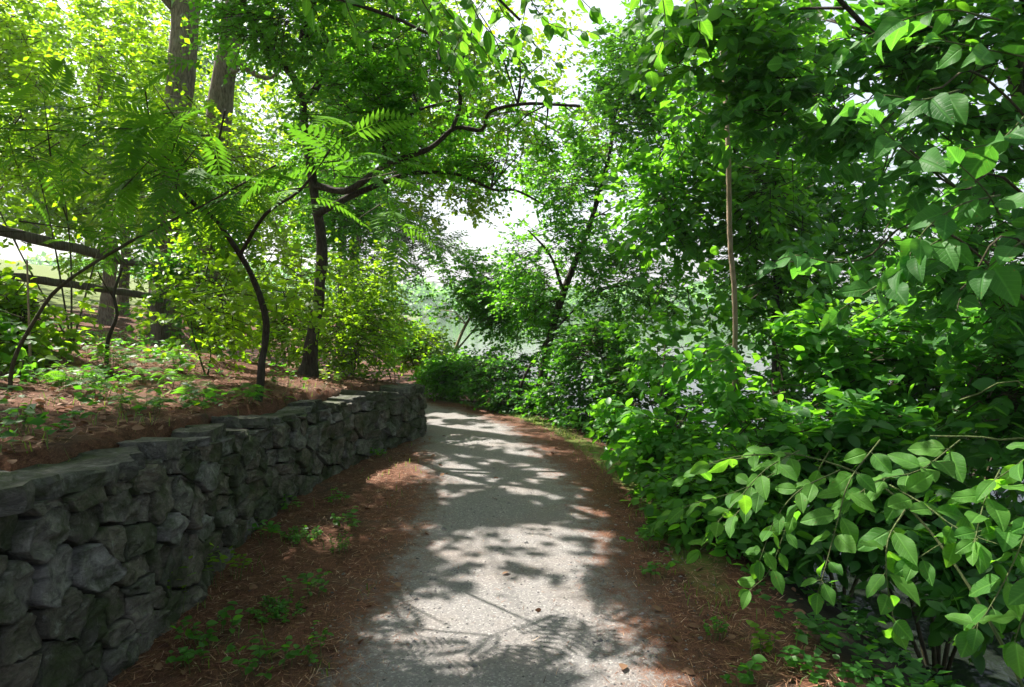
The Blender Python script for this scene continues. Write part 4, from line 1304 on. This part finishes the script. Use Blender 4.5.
# ============================================================ fence
pA = np.array((-5.15, 6.6)); pB = np.array((-5.0, 9.6))
fz = lambda p: tz(p[0], p[1])
fence = empty('wooden_fence', (pB[0], pB[1], fz(pB)), 'old dark split-rail fence on the slope behind the saplings', 'fence')


def rough_box(G, a, bb, w_, h_, seed):
    a, bb = np.array(a, float), np.array(bb, float)
    L_ = np.linalg.norm(bb - a)
    n = max(2, int(L_ / .15))
    t = np.linspace(0, 1, n + 1)
    c_ = a + (bb - a) * t[:, None]
    d = norm(bb - a)
    upv = np.array((0, 0, 1.0)) if abs(d[2]) < .8 else np.array((0, 1.0, 0))
    x = norm(np.cross(d, upv)); z = np.cross(x, d)
    rng = rs(seed)
    prof = np.array([(-1, -1), (0, -1.08), (1, -.9), (1.05, 0), (.85, 1), (-.1, 1.1), (-1, .9), (-1.05, .1)]) * .5
    V = []
    for k in range(n + 1):
        j = 1 + rng.randn(8, 1) * .06
        pr = prof * j * (w_, h_)
        V.append(c_[k] + pr[:, :1] * x + pr[:, 1:] * z + rng.randn(3) * .003)
    lo, tt = [], []
    for k in range(n):
        for q_ in range(8):
            lo += [k * 8 + q_, k * 8 + (q_ + 1) % 8, (k + 1) * 8 + (q_ + 1) % 8, (k + 1) * 8 + q_]; tt.append(4)
    lo += list(range(8))[::-1] + [n * 8 + q_ for q_ in range(8)]; tt += [8, 8]
    G.add(np.concatenate(V), lo, tt, None, rng.rand())


pC = pA + (pA - pB) * .35
for k, p in enumerate((pB, pA + (-.1, -.6))):
    G = Geo()
    z0 = fz(p)
    rough_box(G, (p[0], p[1], z0 - .2), (p[0] + .02, p[1], z0 + 1.02), .17 if k == 0 else .14, .17 if k == 0 else .14, 300 + k)
    G.build('post', M['old_wood'], fence)
for k, (hA, hB) in enumerate(((2.38, 2.14), (1.92, 1.74))):
    G = Geo()
    rough_box(G, (pA[0] - .05, pA[1] - .7, hA + .05), (pB[0], pB[1] - .02, hB), .05, .105 if k == 0 else .08, 310 + k)
    G.build('rail', M['old_wood'], fence)

# ============================================================ weeds, one by one
def weed(px, py, rpx, label, kind='broad', z=None, hgt=.10, name='weed', leafm='leaf_mid', cat='weed', Y=None, group=None, n=None):
    if Y is None:
        g = ground_at(px, py)
        x, y = g
    else:
        p = at(px, py, Y); x, y = p[0], p[1]
    z0 = tz(x, y)
    dpt = y
    rad = rpx * dpt / F
    rng = rs(int(px * 7 + py))
    root = empty(name, (x, y, z0), label, cat, group)
    G, S = Geo(), Geo()
    ns = n or max(5, int(rad * 90))
    pos, ax, nm, sz = [], [], [], []
    for k in range(ns):
        an, rr = rng.uniform(0, 6.28), rad * math.sqrt(rng.rand()) * .75
        f = np.array((x + rr * math.cos(an), y + rr * math.sin(an), 0)); f[2] = tz(f[0], f[1])
        lean = np.array((math.cos(an), math.sin(an), 0)) * rng.uniform(.2, .7) * rr + rng.randn(3) * .01
        tip = f + lean + (0, 0, hgt * rng.uniform(.5, 1.15))
        tube(S, [f - (0, 0, .02), (f + tip) / 2 + (0, 0, .01), tip], .002, .001, 4, .04, .1, k)
        m_ = {'broad': 4, 'fine': 9, 'fern': 3}[kind]
        for q_ in range(m_):
            t = 1 - .6 * q_ / m_
            a2 = rng.uniform(0, 6.28)
            pos.append(f + (tip - f) * t); ax.append(np.array((math.cos(a2), math.sin(a2), rng.uniform(-.1, .35))))
            nm.append(np.array((0, 0, 1.0)) + rng.randn(3) * .35)
            sz.append(rng.uniform(.6, 1.1) * {'broad': .055, 'fine': .026, 'fern': .13}[kind] * (1 if rad > .06 else .7))
    tm = {'broad': MID, 'fine': LOW, 'fern': FROND}[kind]
    put_leaves(G, tm, np.array(pos), np.array(ax), np.array(nm), np.array(sz), rng.rand(len(pos)), 0)
    S.build('stem', M['twig_green'], root)
    G.build('foliage', M[leafm], root, smooth=kind != 'fern')
    return root


weed(265, 668, 34, 'large broad-leaved weed clump nearest the camera at the bottom left')
weed(190, 668, 20, 'broad-leaved weed left of the largest clump, at the bottom edge')
weed(208, 640, 32, 'spreading leafy weed patch behind the largest clump, near the wall foot')
weed(278, 614, 26, 'dense rounded low weed mat beside a pale chip of stone', 'fine', hgt=.06, n=42)
weed(318, 664, 14, 'small upright weed between the largest clump and the gravel')
weed(318, 645, 8, 'tiny seedling just behind the small upright weed', n=4)
weed(306, 597, 18, 'fresh green weed tuft beyond the rounded mat, toward the gravel', hgt=.12)
weed(302, 542, 20, 'dense dark rounded weed mat midway along the wall', 'fine', hgt=.07, n=36)
weed(350, 527, 18, 'weed tuft near the gravel edge beyond the dark rounded mat', hgt=.10)
weed(340, 553, 12, 'thin grassy weed between two mats near the gravel edge', 'fine', hgt=.12, n=12)
weed(262, 540, 18, 'leafy weed against the wall foot beside the dark rounded mat', hgt=.12)
weed(228, 578, 20, 'tall bright weed growing up against the wall face', 'broad', hgt=.22, leafm='leaf_bright')
weed(170, 612, 15, 'slim bright seedling standing against the wall between large stones', 'broad', hgt=.28, leafm='leaf_bright', n=5)
weed(122, 650, 20, 'tall weed at the foot of the wall near the bottom left corner', 'broad', hgt=.22)
weed(340, 505, 10, 'low weed tuft by the gravel edge, second last toward the bend', n=6)
weed(375, 458, 10, 'farthest low weed at the wall foot before the bend', hgt=.09)
weed(292, 512, 10, 'small weed hugging the wall foot past the middle', hgt=.1)
weed(738, 684, 20, 'leafy weed at the bottom edge right of the path', hgt=.1)
weed(772, 655, 16, 'small pale weed on the shaded needles right of the path', hgt=.09, leafm='leaf_bright')
weed(800, 668, 16, 'low weed where the needles meet the dark bank at right', hgt=.09)
weed(715, 640, 14, 'sparse weed in the grass strip right of the path', 'fine', hgt=.1, n=10)
weed(655, 578, 16, 'weed tuft among the grass beside the sunlit needles', hgt=.12)
weed(640, 548, 14, 'second weed tuft farther along the grass edge', hgt=.12)
weed(860, 690, 26, 'dark weed clump at the bottom edge on the bank', hgt=.12, leafm='leaf_dark')
weed(58, 385, 18, 'bright pale seedling with long leaves standing alone on the slope', 'broad', hgt=.2, leafm='leaf_bright', Y=4.6, n=4)
weed(12, 432, 16, 'broad-leaved weed on the slope at the left edge above the wall', hgt=.14, Y=3.2, n=8)
weed(90, 415, 22, 'ferny green clump on the slope above the first capstones', 'fern', hgt=.15, Y=4.6, n=12)
weed(205, 400, 20, 'ferny clump behind the wall under the curved sapling', 'fern', hgt=.14, Y=5.2, n=14)
weed(160, 395, 30, 'wide ferny clump on the slope left of the curved sapling', 'fern', hgt=.16, Y=5.6, n=22)
weed(115, 372, 26, 'ferny clump at the foot of the short crooked sapling', 'fern', hgt=.18, Y=6.0, n=16)
weed(60, 400, 24, 'low ferny clump left of the bright pale seedling', 'fern', hgt=.15, Y=5.0, n=12)
weed(140, 420, 22, 'ferny clump close behind the capstones in front of the wide ferny clump', 'fern', hgt=.13, Y=4.3, n=11)
weed(185, 372, 26, 'ferny clump between the loose shrub and the curved sapling', 'fern', hgt=.2, Y=6.6, n=16)
weed(245, 398, 16, 'small ferny clump at the very foot of the curved sapling', 'fern', hgt=.14, Y=5.5, n=9)
weed(300, 392, 16, 'ferny tuft on the wall top between curved sapling and forked trunk', 'fern', hgt=.14, Y=6.1, n=9)
weed(215, 408, 14, 'bright grassy weed leaning over the capstones', 'broad', hgt=.13, Y=4.7, leafm='leaf_bright', n=8)
weed(282, 385, 16, 'green weed at the wall top near the forked trunk', 'broad', hgt=.16, Y=6.6, n=14)
weed(330, 378, 18, 'leafy weed on the wall top right of the forked trunk', 'broad', hgt=.16, Y=7.4, n=18, leafm='leaf_bright')
weed(365, 378, 18, 'leafy weed on the last stretch of the wall top', 'broad', hgt=.16, Y=8.2, n=18, leafm='leaf_bright')

# ============================================================ ground scatter
rng = rs(400)


def scatter(n, x0, x1, y0, y1, fn):
    x = rng.uniform(x0, x1, n)
    y = y0 + (y1 - y0) * rng.rand(n) ** 1.5
    z, s_, d_ = terrain(x, y)
    p = fn(x, y, s_, d_)
    k = rng.rand(n) < p
    return np.stack((x, y, z), -1)[k], s_[k], d_[k]


# pine needles
P, s_, d_ = scatter(90000, -5, 2.4, 1.2, 9, lambda x, y, s, d: np.where((s < -.45) & (d < -.05), np.clip((-s - .4) * 2.2, 0, 1), 0) + np.where((s > .4) & (s < 1.45), np.clip((s - .35) * 2, 0, 1), 0) + np.where((d > .3) & (d < 3), .55, 0) + np.where(np.abs(s) < .45, .12, 0))
n = len(P)
an = rng.uniform(0, 2 * math.pi, n); ln = rng.uniform(.035, .085, n)
dv = np.stack((np.cos(an), np.sin(an), rng.randn(n) * .12), -1) * ln[:, None]
sd = np.stack((-np.sin(an), np.cos(an), 0 * an), -1) * .0022
P = P + np.stack((0 * an, 0 * an, .005 + .012 * rng.rand(n) * (np.abs(s_) > .8)), -1)
G = Geo()
V = np.stack((P - sd, P + sd, P + dv), 1)
G.add(V.reshape(-1, 3), np.arange(3 * n), np.full(n, 3), None, np.repeat(rng.rand(n), 3))
tag(G.build('pine_needles', M['needle']), kind='stuff')
# gravel
P, s_, d_ = scatter(26000, -1.5, 1.4, 1.2, 8, lambda x, y, s, d: np.where(np.abs(s) < 1.1, np.clip(1.15 - np.abs(s) * .9, 0, 1), .05) * (d < -.1) * (s < 1.4) * .7)
n = len(P)
oc = np.array([(1, 0, 0), (0, 1, 0), (-1, 0, 0), (0, -1, 0), (0, 0, .8), (0, 0, -.5)], float)
of = np.array([(0, 1, 4), (1, 2, 4), (2, 3, 4), (3, 0, 4), (1, 0, 5), (2, 1, 5), (3, 2, 5), (0, 3, 5)])
sz = np.exp(rng.randn(n) * .5) * .0038
an = rng.uniform(0, 6.28, n)
V = oc[None] * sz[:, None, None] * rng.uniform(.6, 1.3, (n, 6, 1)) * np.array((1, .8, .7))
V = np.stack((V[..., 0] * np.cos(an)[:, None] - V[..., 1] * np.sin(an)[:, None], V[..., 0] * np.sin(an)[:, None] + V[..., 1] * np.cos(an)[:, None], V[..., 2]), -1) + (P + (0, 0, .007))[:, None, :]
G = Geo()
G.add(V.reshape(-1, 3), (of.ravel()[None] + (np.arange(n) * 6)[:, None]).ravel(), np.full(n * 8, 3), None, np.repeat(rng.rand(n), 6))
tag(G.build('gravel', M['pebble'], smooth=False), kind='stuff')
# dead leaves
P, s_, d_ = scatter(26000, -7, 2.6, 1.2, 12, lambda x, y, s, d: np.where((d > .15) & (d < 5), .55, 0) + np.where((np.abs(s) > .6) & (d < 0) & (s < 2.2), .06, 0) + np.where(np.abs(s) < .6, .010, 0))
n = len(P)
an = rng.uniform(0, 6.28, n)
G = Geo()
put_leaves(G, MID, P + (0, 0, .014), np.stack((np.cos(an), np.sin(an), rng.randn(n) * .25), -1), np.array((0, 0, 1.0)) + rng.randn(n, 3) * .45, rng.uniform(.025, .07, n), rng.rand(n), 0)
tag(G.build('leaf_litter', M['leaf_dead']), kind='stuff')
# grass
edge = lambda s, y: np.exp(-((s - 1.08) / .16) ** 2) * sstep(2.4, 4.5, y) * .9
P, s_, d_ = scatter(60000, -9, 2.2, 2.0, 13.5, lambda x, y, s, d: np.clip(edge(s, y) * (fbm(x * 2.5, y * 2.5, 8, 3) > .40) * 1.2 + np.where(d > 2.8, .35, 0) + np.where((d > .2) & (d < 2.8) & (fbm(x * 1.5, y * 1.5, 18, 3) > .56), .22, 0) + np.where((d < -.1) & (s < -.75) & (fbm(x * 3, y * 3, 28, 3) > .62), .2, 0), 0, 1))
n = len(P)
an = rng.uniform(0, 6.28, n); h = rng.uniform(.03, .09, n) * np.where(d_ > 2.8, 1.8, 1.0)
ln_ = np.stack((np.cos(an), np.sin(an), 0 * an), -1)
sd = np.stack((-np.sin(an), np.cos(an), 0 * an), -1) * .0028
mid = P + ln_ * (h * .25)[:, None] + np.stack((0 * h, 0 * h, h * .65), -1)
tip = P + ln_ * (h * .85)[:, None] + np.stack((0 * h, 0 * h, h * .9), -1)
V = np.stack((P - sd, P + sd, mid + sd * .7, mid - sd * .7, tip), 1)
G = Geo()
G.add(V.reshape(-1, 3), (np.array((0, 1, 2, 3, 3, 2, 4))[None] + (np.arange(n) * 5)[:, None]).ravel(), np.tile((4, 3), n), None, np.repeat(rng.rand(n), 5))
tag(G.build('grass', M['grass']), kind='stuff')
# low seedlings covering slope and bank
P, s_, d_ = scatter(16000, -9, 3.2, 1.6, 13, lambda x, y, s, d: np.clip(np.where((d > .35) & (fbm(x * 1.2, y * 1.2, 55, 3) > .49), .32, 0) + np.where((s > 1.2) & (s < 2.3), np.where(s < 1.4, .25, .55), 0) * (fbm(x * 2, y * 2, 65, 2) > .35), 0, 1))
m_ = P[:, 2] > WATER_Z + .03
P = P[m_]
n = len(P)
k = 6
an = rng.uniform(0, 6.28, (n, k))
ax = np.stack((np.cos(an), np.sin(an), rng.uniform(-.1, .5, (n, k))), -1).reshape(-1, 3)
pp = (P[:, None, :] + rng.randn(n, k, 3) * (.03, .03, 0) + np.stack((0 * an, 0 * an, rng.uniform(.02, .12, (n, k))), -1)).reshape(-1, 3)
G = Geo()
put_leaves(G, LOW, pp, ax, np.array((0, 0, 1.0)) + rng.randn(n * k, 3) * .4, rng.uniform(.03, .08, n * k), np.repeat(rng.rand(n), k), 0)
tag(G.build('undergrowth', M['leaf_dark']), kind='stuff')
# far wood across the lake
rng = rs(77)
G = Geo()
n = 46000
th = rng.uniform(R(-65), R(75), n)
rr = 215 + 45 * rng.rand(n)
x, y = rr * np.sin(th), rr * np.cos(th)
zt, _, _ = terrain(x, y)
top = 5 + 9 * fbm(th * 30, rr * .05, 6, 4) ** 1.3
z = zt + top * rng.rand(n) ** .7
P = np.stack((x, y, z), -1)
put_leaves(G, LOW, P, rng.randn(n, 3), np.array((0, -.3, 1.0)) + rng.randn(n, 3) * .5, rng.uniform(1.2, 2.6, n), rng.rand(n), 0)
tag(G.build('far_woods', M['leaf_mid']), kind='stuff')


# ------------------------------------------------------------------ haze, world, sun, camera
def build_haze():
    G = Geo()
    x0, x1, y0, y1, z0, z1 = -440, 440, -80, 470, -3.0, 24.0
    V = [(x0, y0, z0), (x1, y0, z0), (x1, y1, z0), (x0, y1, z0), (x0, y0, z1), (x1, y0, z1), (x1, y1, z1), (x0, y1, z1)]
    G.add(V, [0, 3, 2, 1, 4, 5, 6, 7, 0, 1, 5, 4, 1, 2, 6, 5, 2, 3, 7, 6, 3, 0, 4, 7], [4] * 6)
    m, nt = newmat('haze')
    pv = N(nt, 'ShaderNodeVolumePrincipled')
    pv.inputs['Color'].default_value = (0.86, 0.93, 1.0, 1)
    pv.inputs['Density'].default_value = 0.0008
    pv.inputs['Anisotropy'].default_value = 0.3
    o = N(nt, 'ShaderNodeOutputMaterial')
    nt.links.new(pv.outputs[0], o.inputs['Volume'])
    h = G.build('haze', m, smooth=False)
    tag(h, kind='stuff')


HAZE = True
if HAZE: build_haze()

w = bpy.data.worlds.new('World')
SC.world = w
w.use_nodes = True
nt = w.node_tree
nt.nodes.clear()
sky = nt.nodes.new('ShaderNodeTexSky')
sky.sky_type = 'NISHITA'
sky.sun_disc = False
sky.sun_elevation = SUN_EL
sky.sun_rotation = SUN_AZ
sky.air_density = 1.0
sky.dust_density = 4.0
sky.ozone_density = 1.0
bg = nt.nodes.new('ShaderNodeBackground')
bg.inputs[1].default_value = 0.095
wo = nt.nodes.new('ShaderNodeOutputWorld')
hs = nt.nodes.new('ShaderNodeHueSaturation')
hs.inputs['Saturation'].default_value = 0.55
nt.links.new(sky.outputs[0], hs.inputs['Color'])
nt.links.new(hs.outputs[0], bg.inputs[0])
nt.links.new(bg.outputs[0], wo.inputs[0])

sl = bpy.data.lights.new('sun', 'SUN')
sl.energy = 5.0
sl.angle = R(0.5)
sl.color = (1.0, 0.95, 0.86)
so = bpy.data.objects.new('sun', sl)
COL.objects.link(so)
so.rotation_euler = Vector(tuple(-LS)).to_track_quat('-Z', 'Y').to_euler()
so.location = (-20, 20, 40)

cam = bpy.data.cameras.new('camera')
cam.sensor_width = 36
cam.lens = 18 * F / 512
cam.clip_start = 0.05
cam.clip_end = 2000
co = bpy.data.objects.new('camera', cam)
COL.objects.link(co)
co.location = (0, 0, EYE)
co.rotation_euler = (R(90) - PITCH, 0, 0)
SC.camera = co

SC.view_settings.view_transform = 'Standard'
SC.view_settings.look = 'None'
SC.view_settings.exposure = 1.6
SC.view_settings.gamma = 1
cy = SC.cycles
cy.max_bounces = 8
cy.diffuse_bounces = 5
cy.glossy_bounces = 2
cy.transmission_bounces = 4
cy.volume_bounces = 0
cy.transparent_max_bounces = 4
cy.sample_clamp_indirect = 6
cy.caustics_reflective = False
cy.caustics_refractive = False
cy.use_denoising = True
try:
    cy.denoiser = 'OPENIMAGEDENOISE'
except Exception:
    pass
